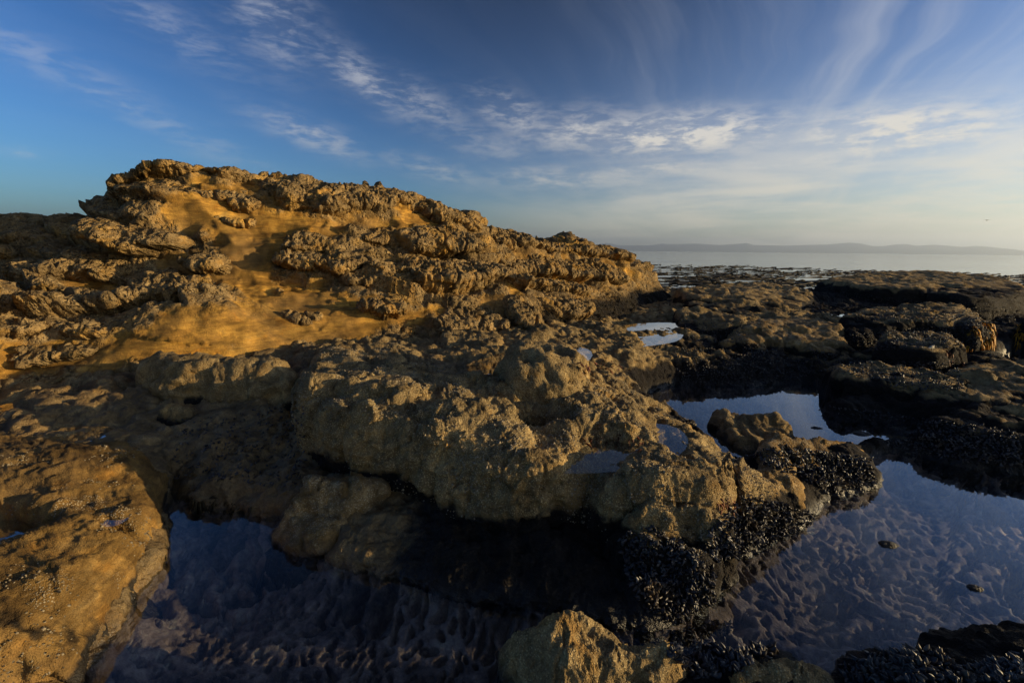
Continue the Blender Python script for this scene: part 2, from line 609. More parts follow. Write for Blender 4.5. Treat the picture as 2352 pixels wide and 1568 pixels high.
    h = t.m('ADD', h, t.m('MULTIPLY', hc, t.m('MULTIPLY', R, honey)))
    h = t.m('MULTIPLY', h, t.m('ADD', 0.45, t.m('MULTIPLY', t.m('MAXIMUM', R, t.m('MAXIMUM', G, B)), 0.75)))
    bp = t.n('ShaderNodeBump', None, Strength=0.8 * bump, Distance=1.0, Height=h)
    p = t.n('ShaderNodeBsdfPrincipled', None, i0=c, Roughness=rough, Normal=bp.outputs[0])
    t.set(p, 'Specular IOR Level', t.m('ADD', 0.14, t.m('MULTIPLY', A, 0.36)))
    o = t.n('ShaderNodeOutputMaterial')
    t.t.links.new(p.outputs[0], o.inputs[0])
    return m


OCHRE = [(0.13, 0.073, 0.02), (0.26, 0.145, 0.034), (0.46, 0.265, 0.055), (0.36, 0.27, 0.10)]
CRUST = [(0.09, 0.06, 0.027), (0.235, 0.165, 0.08), (0.40, 0.30, 0.155)]
M_RIDGE = rock_material('ridge sandstone', OCHRE, CRUST, (0.03, 0.025, 0.018), (0.42, 0.36, 0.26), 1.15, 1.9)
M_FLAT = rock_material('tidal sandstone', [(0.13, 0.085, 0.035), (0.22, 0.14, 0.05), (0.30, 0.19, 0.07), (0.25, 0.19, 0.1)],
                       [(0.08, 0.058, 0.03), (0.22, 0.158, 0.075), (0.38, 0.285, 0.14)], (0.022, 0.019, 0.017), (0.54, 0.43, 0.23), 1.15, 0.6)
M_SHELF = rock_material('ochre shelf sandstone', [(0.085, 0.05, 0.017), (0.15, 0.09, 0.03), (0.26, 0.16, 0.05), (0.24, 0.175, 0.08)],
                        CRUST, (0.025, 0.021, 0.016), (0.5, 0.43, 0.3), 1.1, 0.9)


def pool_floor_material():
    m, t = new_mat('pool floor coralline crust')
    pos = t.n('ShaderNodeNewGeometry').outputs['Position']
    n1 = t.noise(pos, 3.0, 5, 0.6, 0.5)
    n2 = t.noise(pos, 14.0, 5, 0.65)
    n3 = t.noise(pos, 70.0, 3, 0.65)
    c = t.ramp(t.m('ADD', t.m('MULTIPLY', n1, 0.5), t.m('MULTIPLY', n2, 0.5)),
               [(0.36, (0.025, 0.018, 0.014)), (0.46, (0.11, 0.076, 0.058)), (0.55, (0.27, 0.20, 0.15)), (0.66, (0.36, 0.31, 0.21))])
    c = t.mix(t.rng(n3, 0.45, 0.7, 0, 0.5), c, rgb(0.14, 0.10, 0.08))
    bp = t.n('ShaderNodeBump', None, Strength=0.8, Distance=1.0, Height=t.m('MULTIPLY', n3, 0.012))
    p = t.n('ShaderNodeBsdfPrincipled', None, i0=c, Roughness=0.9, Normal=bp.outputs[0])
    o = t.n('ShaderNodeOutputMaterial')
    t.t.links.new(p.outputs[0], o.inputs[0])
    return m


def water_material(name, tint, ripple, scale, rough=0.02):
    m, t = new_mat(name)
    pos = t.n('ShaderNodeNewGeometry').outputs['Position']
    n = t.noise(pos, scale, 3.0, 0.5, 0.4)
    bp = t.n('ShaderNodeBump', None, Strength=1.0, Distance=1.0, Height=t.m('MULTIPLY', n, ripple))
    gl = t.n('ShaderNodeBsdfGlossy', None, Color=rgb(1, 1, 1), Roughness=rough, Normal=bp.outputs[0])
    tr = t.n('ShaderNodeBsdfTransparent', None, Color=rgb(*tint))
    lw = t.n('ShaderNodeLayerWeight', None, Blend=0.5, Normal=bp.outputs[0]).outputs['Facing']
    fr = t.m('ADD', 0.045, t.m('MULTIPLY', t.m('POWER', lw, 3.6), 0.955))
    mx = t.n('ShaderNodeMixShader', None, i0=fr, i1=tr.outputs[0], i2=gl.outputs[0])
    o = t.n('ShaderNodeOutputMaterial')
    t.t.links.new(mx.outputs[0], o.inputs[0])
    return m


def sea_material():
    m, t = new_mat('sea water')
    pos = t.n('ShaderNodeNewGeometry').outputs['Position']
    mp = t.n('ShaderNodeMapping', None, Vector=pos, Rotation=(0, 0, 0.12), Scale=(0.22, 1.0, 1.0)).outputs[0]
    h = t.m('ADD', t.m('MULTIPLY', t.noise(mp, 0.9, 3, 0.55), 0.05), t.m('MULTIPLY', t.noise(mp, 0.16, 2, 0.5), 0.26))
    h = t.m('ADD', h, t.m('MULTIPLY', t.noise(mp, 0.02, 2, 0.5), 0.5))
    bp = t.n('ShaderNodeBump', None, Strength=1.0, Distance=1.0, Height=h)
    p = t.n('ShaderNodeBsdfPrincipled', None, i0=rgb(0.012, 0.025, 0.035), Roughness=0.06, Normal=bp.outputs[0])
    p.inputs['IOR'].default_value = 1.333
    o = t.n('ShaderNodeOutputMaterial')
    t.t.links.new(p.outputs[0], o.inputs[0])
    return m


def plain_material(name, c1, c2, scale, rough, bump=0.0, spec=0.5):
    m, t = new_mat(name)
    pos = t.n('ShaderNodeTexCoord').outputs['Object']
    n = t.noise(pos, scale, 4, 0.6)
    oi = t.n('ShaderNodeObjectInfo').outputs['Random']
    f = t.m('ADD', t.m('MULTIPLY', n, 0.8), t.m('MULTIPLY', oi, 0.25))
    c = t.mix(t.rng(f, 0.35, 0.75), rgb(*c1), rgb(*c2))
    p = t.n('ShaderNodeBsdfPrincipled', None, i0=c, Roughness=rough)
    p.inputs['Specular IOR Level'].default_value = spec
    if bump:
        bp = t.n('ShaderNodeBump', None, Strength=1.0, Distance=1.0, Height=t.m('MULTIPLY', n, bump))
        t.t.links.new(bp.outputs[0], p.inputs['Normal'])
    o = t.n('ShaderNodeOutputMaterial')
    t.t.links.new(p.outputs[0], o.inputs[0])
    return m


M_FLOOR = pool_floor_material()
M_POOL = water_material('tide pool water', (0.84, 0.89, 0.95), 0.0012, 3.0)
M_SEA = sea_material()

# ------------------------------------------------------------------ outlines: pools (water level 0) and the sea
def wpoly(pts, z=0.0):
    return smooth_poly(np.array([at_z(a, b, z)[:2] for a, b in pts]), 5)


POOL_MAIN = np.array([at_z(a, b, 0)[:2] for a, b in [
    (398, 1122), (428, 1128), (445, 1165), (520, 1168), (600, 1185), (650, 1195), (720, 1230), (760, 1285), (900, 1322), (1100, 1380), (1300, 1405), (1430, 1440),
    (1530, 1425), (1600, 1370), (1645, 1290), (1760, 1250), (1865, 1195), (1885, 1150), (2010, 1112), (1985, 1060), (2040, 1040), (2130, 1048), (2352, 1085), (2700, 1100),
    (2900, 1250), (2800, 1450), (2352, 1495), (2200, 1475), (2100, 1490), (1950, 1520), (1900, 1570), (1750, 1500), (1620, 1530), (1560, 1568), (1500, 1620), (1300, 1700), (700, 1720), (250, 1640), (170, 1560), (215, 1500),
    (275, 1415), (360, 1300), (372, 1230), (388, 1150)]])
POOL_MID = np.array([at_z(a, b, 0.01)[:2] for a, b in [
    (1525, 885), (1600, 882), (1700, 888), (1800, 880), (1915, 888), (1920, 940), (1892, 942), (1930, 965), (2080, 970), (2118, 1000), (2040, 1022), (1990, 1030), (1920, 1045), (1850, 1060), (1700, 1085), (1560, 1060), (1470, 990), (1450, 930)]])
P_MAIN, P_MID = smooth_poly(POOL_MAIN, 5), smooth_poly(POOL_MID, 5)
SEA_Z = -0.6
SEA = [at_z(a, b, -0.1)[:2] for a, b in [(1545, 688), (1590, 682), (1680, 672), (1800, 680), (1880, 700), (1890, 672), (2000, 660), (2250, 668), (2352, 700), (2500, 720)]]
SEA = np.array([(-40, 14), (-14, 13), (-6, 12.5), (0, 13), (3.5, 14.5)] + [tuple(p) for p in SEA] + [(16, 9), (16, 6.5), (30, 4), (60, 30), (0, 80), (-60, 60)])
# inlet on the right
INLET = np.array([at_z(a, b, -0.3)[:2] for a, b in [(2285, 874), (2300, 845), (2330, 822), (2420, 812), (2600, 825), (2700, 880), (2600, 945), (2400, 908), (2340, 892)]])

# ------------------------------------------------------------------ bedrock: the low tidal flats
G_UP = [(0, 880, .30), (330, 850, .34), (560, 830, .42), (700, 815, .42), (860, 795, .42), (1000, 785, .42), (1150, 775, .4), (1300, 760, .38), (1400, 745, .3), (1540, 700, .2),
        (450, 960, .25), (550, 1050, .14), (400, 1060, .17), (600, 1130, .1), (650, 950, .25), (1000, 820, .42), (1200, 810, .42), (1350, 800, .36), (1450, 800, .33), (1400, 840, .35),
        (1480, 765, .18), (1600, 690, .3), (1700, 700, .36), (1800, 705, .34), (1600, 760, .24), (1700, 770, .26), (1850, 770, .28), (1950, 745, .26), (2050, 760, .15), (2200, 760, .0),
        (1650, 830, .10), (1800, 850, .08), (1900, 860, .06), (2050, 850, .08), (2150, 880, .1), (2250, 880, -0.05), (2200, 700, .28), (2352, 730, .0), (1950, 700, .33),
        (2000, 900, .14), (2150, 905, .14), (2300, 905, .14), (2250, 960, .12), (2352, 980, .14), (2150, 985, .1), (2300, 1050, .1), (2100, 1545, .1), (2320, 1545, .14), (1650, 1545, .05)]
tp = [at_z(a, b, c) for a, b, c in G_UP] + [(-9, 2, .45), (-5, -1, .3), (0, -2, .1), (5, -1, .2), (9, 2, .15), (14, 6, .1), (9, 16, .2), (-10, 7, .5), (-10, 14, .4), (0, 15, .2)]
UPT = TPS(tp, 2e-3)
GR = HF(-9.5, 12.5, 0.2, 17.5, 0.04)


def build_ground_grid():
    X, Y = GR.X, GR.Y
    q = xyz(X, Y)
    wx = (0.09 * fbm(q * 2.2 + 3, 3) + 0.03 * fbm(q * 9 + 1, 2)).reshape(X.shape)
    wy = (0.09 * fbm(q * 2.2 + 31, 3) + 0.03 * fbm(q * 9 + 11, 2)).reshape(X.shape)
    sc = np.clip(np.hypot(X, Y) / 4, 0.35, 1)
    Xw, Yw = X + wx * sc, Y + wy * sc
    dp = np.maximum(poly_sdf(Xw, Yw, P_MAIN), poly_sdf(Xw, Yw, P_MID))
    dsea = poly_sdf(X + 5 * wx, Y + 5 * wy, SEA)
    dinl = poly_sdf(Xw, Yw, INLET)
    upz = np.maximum(UPT(X, Y), 0.05)
    bumps = (0.11 * fbm(q * 1.3 + 50, 3) + 0.07 * fbm(q * np.array([3.0, 4.5, 1]) + 9, 3, ridged=True)).reshape(X.shape)
    upz = np.maximum(upz + bumps * np.clip(np.hypot(X, Y) / 5, 0.5, 1.2), 0.02)
    o = np.maximum(-dp, 0)
    i = np.maximum(dp, 0)
    z = np.where(dp < 0, upz * (1 - np.exp(-o / 0.10)) + 0.015 * np.minimum(o / .02, 1), -0.20 * (1 - np.exp(-i / 0.16)))
    s = np.maximum(sstep(-0.15, 0.7, dsea), sstep(-0.12, 0.2, dinl) * 0.6)
    z = z * (1 - s) - 1.6 * s
    GR.F['z'] = z.astype(np.float32)
    GR.F['dp'] = dp.astype(np.float32)


build_ground_grid()


def tidal_masks(P, rough, lvl=0.22, soft=0.14, barn=0.6, seed=0):
    """tide zonation: black growth low down, barnacles above"""
    n = fbm(P * 2.5 + seed, 4, 0.6)
    z = P[:, 2] + 0.20 * n
    dark = 1 - sstep(lvl - soft, lvl + soft, z)
    b = barn * sstep(lvl - 0.1, lvl + 0.12, z) * (1 - sstep(0.9, 1.4, z))
    wet = 1 - sstep(0.0, 0.10, P[:, 2] + 0.04 * n)
    return np.stack([np.broadcast_to(rough, z.shape), dark, b, wet], 1)


def build_ground():
    X, Y = fan(lambda x, y: GR.get('z', x, y, False), -60, 60, 1.0, 20, 600, 0.19, 1100)
    Z = GR.get('z', X, Y)
    dp = GR.get('dp', X, Y, False)
    P = np.stack([X, Y, Z], -1)
    N = grid_normals(P)
    n, m = X.shape
    P, N, d = P.reshape(-1, 3), N.reshape(-1, 3), dp.ravel()
    ins = sstep(-0.02, 0.06, d)
    # pitted pool floor (holes bored into the soft rock)
    w = P[:, :2] * (1 + 0.25 * fbm(P * 0.8 + 5, 2))[:, None] + 0.10 * np.stack([fbm(P * 5, 3), fbm(P * 5 + 9, 3)], 1)
    f1, f2 = worley(np.c_[w * 9.5, np.zeros(len(w))], flat=True)
    big = sstep(-0.12, 0.22, fbm(P * 2.1 + 77, 3))
    hole = (1 - sstep(0.36, 0.45, f1 - 0.12 * fbm(P * 5 + 5, 1))) * big
    g1, g2 = worley(np.c_[w * 19 + 40, np.zeros(len(w))], flat=True)
    hole2 = (1 - sstep(0.22, 0.36, g1)) * (1 - big * .3)
    disp_floor = -0.16 * hole - 0.06 * hole2 + 0.014 * fbm(P * 3 + 8, 3) + 0.008 * fbm(P * 20, 2)
    dist = np.linalg.norm(P[:, :2], axis=1)
    crk = fbm(P * np.array([3.5, 5, 5]) + 4, 4, ridged=True)
    lump = 0.05 * fbm(P * 3.2 + 20, 4) + 0.03 * fbm(P * 9 + 2, 3, ridged=True) + 0.013 * fbm(P * 26, 2)
    f1, f2 = worley(P * 9)
    mus = 0.022 * (1 - sstep(0.1, 0.6, f1))
    wv = P + 0.10 * np.stack([fbm(P * 2.5, 3), fbm(P * 2.5 + 7, 3), fbm(P * 2.5 + 13, 3)], 1)
    s1, s2 = worley(wv * 3.0)
    lump = lump + 0.06 * (np.minimum(s1, 0.8) - 0.45)
    disp = np.where(ins > 0, disp_floor * ins + lump * (1 - ins), lump + mus)
    P = P + N * disp[:, None]
    keep = np.ones((n, m), bool)
    M = tidal_masks(P, 0.75, 0.30, 0.16, 0.55)
    farm = sstep(5, 7, dist)
    M[:, 1] = np.clip(M[:, 1] * (1 - 0.35 * farm) + 0.15 * fbm(P * 1.7 + 60, 3) * farm, 0, 1)
    lz = sstep(-0.2, -0.7, P[:, 0]) * sstep(5.0, 4.2, P[:, 1])
    M[:, 1] *= 1 - 0.55 * lz
    M[:, 1] = np.maximum(M[:, 1], sstep(5.6, 6.4, P[:, 0]) * sstep(5.5, 6.5, P[:, 1]))
    M[:, 3] = np.maximum(M[:, 3], 0.5 * lz)
    F = grid_faces(n, m)
    isf = (d[F].min(axis=1) > 0.01)
    V1, F1, M1 = compact(P, F[~isf], M)
    g = mesh_obj('tidal_flat_ground', V1, F1, M_FLAT, masks=M1)
    tag(g, 'low dark sandstone flats between the pools and the ridge', None, None, 'structure')
    V2, F2, _ = compact(P, F[isf])
    f = mesh_obj('pool_floor_ground', V2, F2, M_FLOOR)
    tag(f, 'pitted pinkish rock floor under the tide pools', None, None, 'structure')


build_ground()
print('ground', time.time() - T0)


# ------------------------------------------------------------------ rock masses
def mesa(name, outline, top, w=0.3, p=2.0, zb=-0.3, push=0.0, mat=None, az=None, rows=220, daz=0.2, step=0.03, seed=0, warp=0.06,
         lump=(0.06, 3.0), mid=(0.03, 9.0), pits=(0.0, 12.0), rough=0.8, lvl=0.2, barn=0.6, pocks=(), maskfn=None, strat=0.0, scal=(0.035, 3.4), crack=0.010, terr=0.0, flare=0.10, facet=0.035):
    """a rock: outline on the ground, a top surface, rolled edges; optional hollows [(x,y,rad,depth)]"""
    poly = smooth_poly(outline, 5)
    x0, y0 = poly.min(0) - 0.4
    x1, y1 = poly.max(0) + 0.4
    H = HF(x0, x1, y0, y1, step)
    q = xyz(H.X, H.Y)
    wx = warp * fbm(q * 2.5 + seed * 7.7 + 3, 3).reshape(H.X.shape) + 0.4 * warp * fbm(q * 8 + seed, 2).reshape(H.X.shape)
    wy = warp * fbm(q * 2.5 + seed * 3.3 + 41, 3).reshape(H.X.shape) + 0.4 * warp * fbm(q * 8 + seed + 5, 2).reshape(H.X.shape)
    d = poly_sdf(H.X + wx, H.Y + wy, poly)
    T = top(H.X, H.Y)
    T = T + lump[0] * fbm(q * lump[1] + seed * 1.9, 3).reshape(H.X.shape)
    if terr:
        q5 = T / terr + 0.9 * fbm(q * 1.9 + seed * 4, 3).reshape(H.X.shape)
        fq = q5 - np.floor(q5)
        T = T + terr * 1.0 * (sstep(0.62, 0.95, fq) - fq) * (0.4 + 0.6 * sstep(-0.2, 0.25, fbm(q * 1.2 + seed * 9, 2).reshape(H.X.shape)))
    t = np.clip(d / w, 0, 1)
    prof = (1 - (1 - t) ** p) ** (1 / p)
    z = np.where(d > 0, zb + (T - zb) * prof, zb + 4 * d)
    for (a, b, rx, ry, dep) in pocks:
        rr = np.hypot((H.X - a + 0.7 * wx) / rx, (H.Y - b + 0.7 * wy) / ry)
        z = z - dep * (1 - sstep(0.55, 1.0, rr)) + dep * 0.12 * np.exp(-((rr - 1.1) / 0.25) ** 2)
    H.F['z'] = np.maximum(z, zb - 0.6).astype(np.float32)
    H.F['d'] = d.astype(np.float32)
    H.F['T'] = T.astype(np.float32)
    gx, gy = np.gradient(blur(d, max(1, int(0.10 / step)), 3), step)
    H.F['gx'] = gx.astype(np.float32)
    H.F['gy'] = gy.astype(np.float32)
    if az is None:
        aa = np.degrees(np.arctan2(poly[:, 0], poly[:, 1]))
        az = (aa.min() - 2, aa.max() + 2)
    rr = np.linalg.norm(poly, axis=1)
    X, Y = fan(lambda x, y: H.get('z', x, y, False), az[0], az[1], max(0.35, rr.min() - 0.3), rr.max() + 0.3, rows, daz, 700)
    Z = H.get('z', X, Y)
    dd = H.get('d', X, Y, False)
    P = np.stack([X, Y, Z], -1)
    if push:
        Tt = H.get('T', X, Y, False)
        f = np.clip((Z - zb) / np.maximum(Tt - zb, .05), 0, 1)
        e = push * sstep(0.30, 0.85, f) * (1 - sstep(w * 0.9, w * 2.2, dd))
        P[..., 0] -= H.get('gx', X, Y, False) * e
        P[..., 1] -= H.get('gy', X, Y, False) * e
    if flare:
        f = np.clip((Z - zb) / (0.05 - zb), 0, 1)
        P[..., 0] -= H.get('gx', X, Y, False) * flare * (1 - f) ** 2
        P[..., 1] -= H.get('gy', X, Y, False) * flare * (1 - f) ** 2
    N = grid_normals(P)
    n, m = X.shape
    keep = dd > -0.07
    P, N = P.reshape(-1, 3), N.reshape(-1, 3)
    D = 0.35 * lump[0] * fbm(P * lump[1] * 1.7 + seed + 12, 3) + mid[0] * fbm(P * mid[1] + seed, 4, 0.62, ridged=True) + 0.5 * mid[0] * fbm(P * mid[1] * 4.1 + seed, 2, 0.7)
    if scal[0]:
        wv = P + 0.10 * np.stack([fbm(P * 2.5 + seed, 3), fbm(P * 2.5 + 7 + seed, 3), fbm(P * 2.5 + 13 + seed, 3)], 1)
        f1, f2 = worley(wv * scal[1] + seed * 1.3)
        h1, h2 = worley(wv * scal[1] * 2.7 + seed)
        am = 0.35 + 0.65 * sstep(-0.2, 0.3, fbm(P * 1.1 + seed * 2, 2))
        D = D + am * (scal[0] * 1.5 * (np.minimum(f1, 0.8) - 0.45) + 0.35 * scal[0] * (np.minimum(h1, .8) - 0.45))
        D = D - crack * (1 - sstep(0.0, 0.05, f2 - f1)) * sstep(0.0, 0.2, fbm(P * 0.9 + 3 * seed, 2))
    if facet:
        wv = P + 0.05 * np.stack([fbm(P * 4 + seed, 2), fbm(P * 4 + 7 + seed, 2), fbm(P * 4 + 13 + seed, 2)], 1)
        D = D + facet * (facets(wv * np.array([3.4, 3.4, 5.0]) + seed * 2.1) + 0.45 * facets(wv * np.array([8.5, 8.5, 11.0]) + seed))
    if strat:
        D = D + strat * fbm(P * np.array([1.5, 1.5, 16]) + seed, 3, ridged=True)
    if pits[0]:
        wv = P + 0.03 * np.stack([fbm(P * 9 + seed, 2), fbm(P * 9 + 7 + seed, 2), fbm(P * 9 + 13 + seed, 2)], 1)
        f1, f2 = worley(wv * pits[1] + seed)
        pm = sstep(-0.15, 0.25, fbm(P * 1.8 + seed * 5, 2))
        D = D - pits[0] * (1 - sstep(0.18, 0.62, f1)) * pm
    P = P + N * D[:, None]
    P = relax(P, n, m, 5.5 * math.radians(daz) * math.hypot(*poly.mean(0)))
    M = tidal_masks(P, rough, lvl, 0.13, barn, seed)
    if maskfn is not None:
        M = maskfn(P, M, N)
    F = grid_faces(n, m, keep)
    V, F, M = compact(P, F, M)
    return mesh_obj(name, V, F, mat or M_FLAT, masks=M)


def W2(pts, z=None):
    return np.array([at_z(*(p if z is None else (p[0], p[1], z)))[:2] for p in pts])


def plane_top(pts, lam=0.25):
    w = np.array([at_z(*p) for p in pts])
    f = TPS(w, lam)
    lo, hi = w[:, 2].min() - 0.06, w[:, 2].max() + 0.02
    return lambda x, y: np.clip(f(x, y), lo, hi)


# ---- the ridge
RIDGE_PTS = []
for col in [
    [(-250, 870, 'z', .55), (-250, 740, 'z', .95), (-250, 620, 'y', 5.6), (-250, 520, 'y', 7.0)],
    [(0, 858, 'z', .46), (0, 760, 'z', .78), (0, 650, 'y', 5.6), (0, 565, 'y', 6.4), (0, 508, 'y', 7.4)],
    [(195, 848, 'z', .46), (195, 740, 'z', .80), (195, 640, 'y', 5.6), (190, 560, 'y', 6.2), (185, 512, 'y', 6.7)],
    [(330, 842, 'z', .46), (330, 745, 'z', .80), (330, 640, 'y', 5.7), (330, 560, 'y', 6.0), (325, 450, 'y', 6.3), (325, 408, 'y', 6.6)],
    [(470, 832, 'z', .45), (470, 745, 'z', .80), (470, 650, 'y', 5.7), (470, 560, 'y', 6.1), (470, 450, 'y', 6.5), (470, 404, 'y', 6.9)],
    [(600, 822, 'z', .44), (600, 740, 'z', .75), (600, 690, 'y', 5.55), (600, 600, 'y', 6.15), (600, 480, 'y', 6.65), (600, 424, 'y', 7.1)],
    [(750, 806, 'z', .42), (750, 725, 'z', .75), (750, 640, 'y', 6.3), (750, 520, 'y', 6.9), (750, 438, 'y', 7.6)],
    [(900, 792, 'z', .40), (900, 705, 'z', .80), (900, 620, 'y', 6.9), (900, 520, 'y', 7.5), (900, 452, 'y', 8.1)],
    [(1050, 780, 'z', .38), (1050, 700, 'z', .78), (1050, 620, 'y', 7.5), (1050, 550, 'y', 8.0), (1050, 506, 'y', 8.6)],
    [(1200, 770, 'z', .36), (1200, 700, 'z', .75), (1200, 640, 'y', 8.5), (1200, 590, 'y', 9.0), (1200, 552, 'y', 9.5)],
    [(1320, 752, 'z', .34), (1320, 700, 'z', .65), (1320, 640, 'y', 9.6), (1320, 600, 'y', 10.1), (1320, 566, 'y', 10.6)],
    [(1420, 738, 'z', .30), (1420, 690, 'z', .55), (1420, 640, 'y', 11.0), (1420, 600, 'y', 11.5), (1420, 583, 'y', 12.0)],
    [(1480, 715, 'z', .26), (1480, 680, 'z', .45), (1475, 620, 'y', 12.6), (1470, 606, 'y', 13.0)],
    [(1528, 690, 'z', .1)]]:
    w_ = None
    for a, b, k, v in col:
        w_ = at_z(a, b, v) if k == 'z' else at_y(a, b, v)
        RIDGE_PTS.append(w_)
    L = math.hypot(w_[0], w_[1])
    ux, uy = w_[0] / L, w_[1] / L
    RIDGE_PTS.append((w_[0] + ux * 0.9, w_[1] + uy * 0.9, w_[2] - 0.10))
    RIDGE_PTS.append((w_[0] + ux * 3.0, w_[1] + uy * 3.0, max(w_[2] - 1.6, -0.5)))
RIDGE_TPS = TPS(RIDGE_PTS, 4e-3)
RG = HF(-11, 5.5, 2.2, 17, 0.04)


def build_ridge_grid():
    X, Y = RG.X, RG.Y
    q = xyz(X, Y)
    z = RIDGE_TPS(X, Y)
    # the tall left end drops off sharply
    A, B = at_y(232, 450, 6.0), at_y(225, 450, 9.5)
    n = np.array([-(B[1] - A[1]), B[0] - A[0]])
    n /= np.linalg.norm(n)
    s = (X - A[0]) * n[0] + (Y - A[1]) * n[1]
    s = s + 0.12 * fbm(q * 1.7, 3).reshape(X.shape)
    lowz = np.minimum(z, 1.9 + 0.10 * fbm(q * 2 + 5, 3).reshape(X.shape))
    f = sstep(-0.02, 0.30, s)
    z = z * (1 - f) + lowz * f
    z = z + (0.10 * fbm(q * 1.1 + 5, 3) + 0.04 * fbm(q * 3.3 + 1, 3)).reshape(X.shape) * sstep(0.4, 1.3, z)
    ex = sstep(-0.3, 0.4, at_y(1540, 680, 12.5)[0] - X - 0.0 * Y)
    RG.F['z'] = z.astype(np.float32)


build_ridge_grid()


def ridge_top_mask(P, M, N):
    return M


def build_ridge():
    X, Y = fan(lambda x, y: RG.get('z', x, y, False), -62, 22, 3.2, 17, 520, 0.155, 900)
    Z = RG.get('z', X, Y)
    P = np.stack([X, Y, Z], -1)
    N = grid_normals(P)
    n, m = X.shape
    P, N = P.reshape(-1, 3), N.reshape(-1, 3)
    # weathered crust nearly everywhere; the big hollow, the apron and a few scoured strips are bare smooth stone
    hgt = P[:, 2]
    rn = fbm(P * np.array([0.9, 0.9, 1.6]) + 4, 4)
    ix, iy = to_picture(P)
    n8 = fbm(P * 2.6 + 70, 3)
    sm = np.full(len(P), -99.0)
    for q in SMOOTH:
        sm = np.maximum(sm, poly_sdf(ix, iy, smooth_poly(q, 4)))
    rough = 1 - sstep(-30, 26, sm + 42 * n8)
    right = sstep(-1.5, 0.3, P[:, 0] - 0.1 * (P[:, 1] - 7) + 0.8 * rn)
    wv = P + 0.04 * np.stack([fbm(P * 6, 2), fbm(P * 6 + 7, 2), fbm(P * 6 + 13, 2)], 1)
    f1, f2 = worley(wv * np.array([11, 11, 9]))
    g1, g2 = worley(wv * 4.2 + 50)
    D = 0.05 * fbm(P * 2.4 + 8, 3)
    sv = P + 0.35 * np.stack([fbm(P * 0.9, 3), fbm(P * 0.9 + 7, 3), fbm(P * 0.9 + 13, 3)], 1)
    s1, s2 = worley(sv * np.array([0.9, 0.9, 1.3]) + 11)
    s3, s4 = worley(sv * np.array([2.4, 2.4, 3.6]) + 5)
    D += (0.36 * (np.minimum(s1, 0.85) - 0.5) + 0.12 * (np.minimum(s3, .8) - .45)) * sstep(0.75, 1.2, hgt) * (1 - 0.85 * sstep(2.0, 2.5, hgt))
    # beds dipping along the crest, each a small overhanging lip with a crevice below
    lay = (P[:, 2] + 0.16 * P[:, 0] + 0.05 * P[:, 1] + 0.16 * fbm(P * 1.3 + 33, 3)) * 3.1
    fr = lay - np.floor(lay)
    gate = sstep(-0.25, 0.15, fbm(P * np.array([1.2, 1.2, 2.5]) + np.floor(lay)[:, None] * 3.7, 2))
    D += rough * gate * sstep(0.65, 0.95, hgt) * (0.19 * (1 - fr) * sstep(0.0, 0.14, fr) - 0.10 * (1 - sstep(0.0, 0.13, np.minimum(fr, 1 - fr))))
    D += rough * (0.030 * fbm(P * 3.6 + 3, 5, 0.6, ridged=True) + 0.04 * (sstep(0.0, 0.5, f1) - 0.65) + 0.03 * (sstep(0.1, 0.6, g1) - 0.6) + 0.055 * facets(wv * np.array([1.7, 1.7, 4.2]) + 3) + 0.018 * facets(wv * np.array([6, 6, 10]) + 9) - 0.06 * (1 - sstep(0, 0.10, g2 - g1)) * gate)
    D += (1 - rough) * (0.012 * fbm(P * np.array([5, 5, 16]), 4) + 0.02 * fbm(P * 1.6 + 44, 2) + 0.005 * fbm(P * np.array([1.6, 1.6, 22]) + 12, 3, ridged=True) + 0.030 * facets(wv * np.array([1.3, 1.3, 3.0]) + 21))
    P = P + N * D[:, None]
    low = 1 - sstep(0.45, 0.75, hgt + 0.12 * rn)
    M = np.stack([rough, 0.42 * low + 0.30 * right * (1 - sstep(.7, 1.1, hgt)), 0.35 * (1 - sstep(0.7, 1.1, hgt)), 0 * hgt], 1)
    F = grid_faces(n, m, (P[:, 2] > -1.2).reshape(n, m))
    V, F, M = compact(P, F, M)
    o = mesh_obj('rock_ridge', V, F, M_RIDGE, masks=M)
    tag(o, 'tall golden sandstone ridge with honeycombed ledges rising against the sky', 'rock ridge')
    return o


SMOOTH = [
    [(505, 440), (560, 450), (640, 470), (700, 500), (800, 500), (900, 505), (965, 520), (900, 535), (800, 522), (740, 560), (680, 560), (640, 590), (645, 680), (620, 700), (560, 700), (500, 660), (480, 620), (500, 560), (440, 530), (380, 500), (420, 470)],
    [(640, 640), (720, 650), (800, 700), (900, 720), (980, 700), (1000, 720), (880, 760), (860, 790), (700, 815), (560, 830), (330, 845), (100, 862), (-60, 865), (-60, 800), (150, 795), (300, 770), (420, 715), (520, 700), (600, 705), (640, 680)],
    [(1140, 680), (1180, 660), (1200, 680), (1160, 695), (1095, 702)], [(1180, 590), (1290, 600), (1300, 615), (1200, 607)], [(1215, 640), (1345, 655), (1345, 668), (1225, 657)], [(1130, 700), (1200, 690), (1210, 715), (1150, 720)],
    [(360, 590), (420, 570), (520, 600), (530, 650), (480, 680), (430, 650), (380, 620)], [(140, 640), (280, 648), (275, 672), (165, 668)],
    [(430, 420), (480, 402), (495, 430), (450, 442)], [(548, 415), (590, 428), (615, 465), (565, 455)], [(880, 468), (950, 488), (1000, 520), (930, 512)], [(755, 468), (805, 475), (790, 492)], [(650, 655), (700, 642), (790, 675), (870, 705), (830, 725), (720, 692)],
    [(1380, 590), (1440, 640), (1400, 640), (1360, 610)]]
RIDGE = build_ridge()
print('ridge', time.time() - T0)


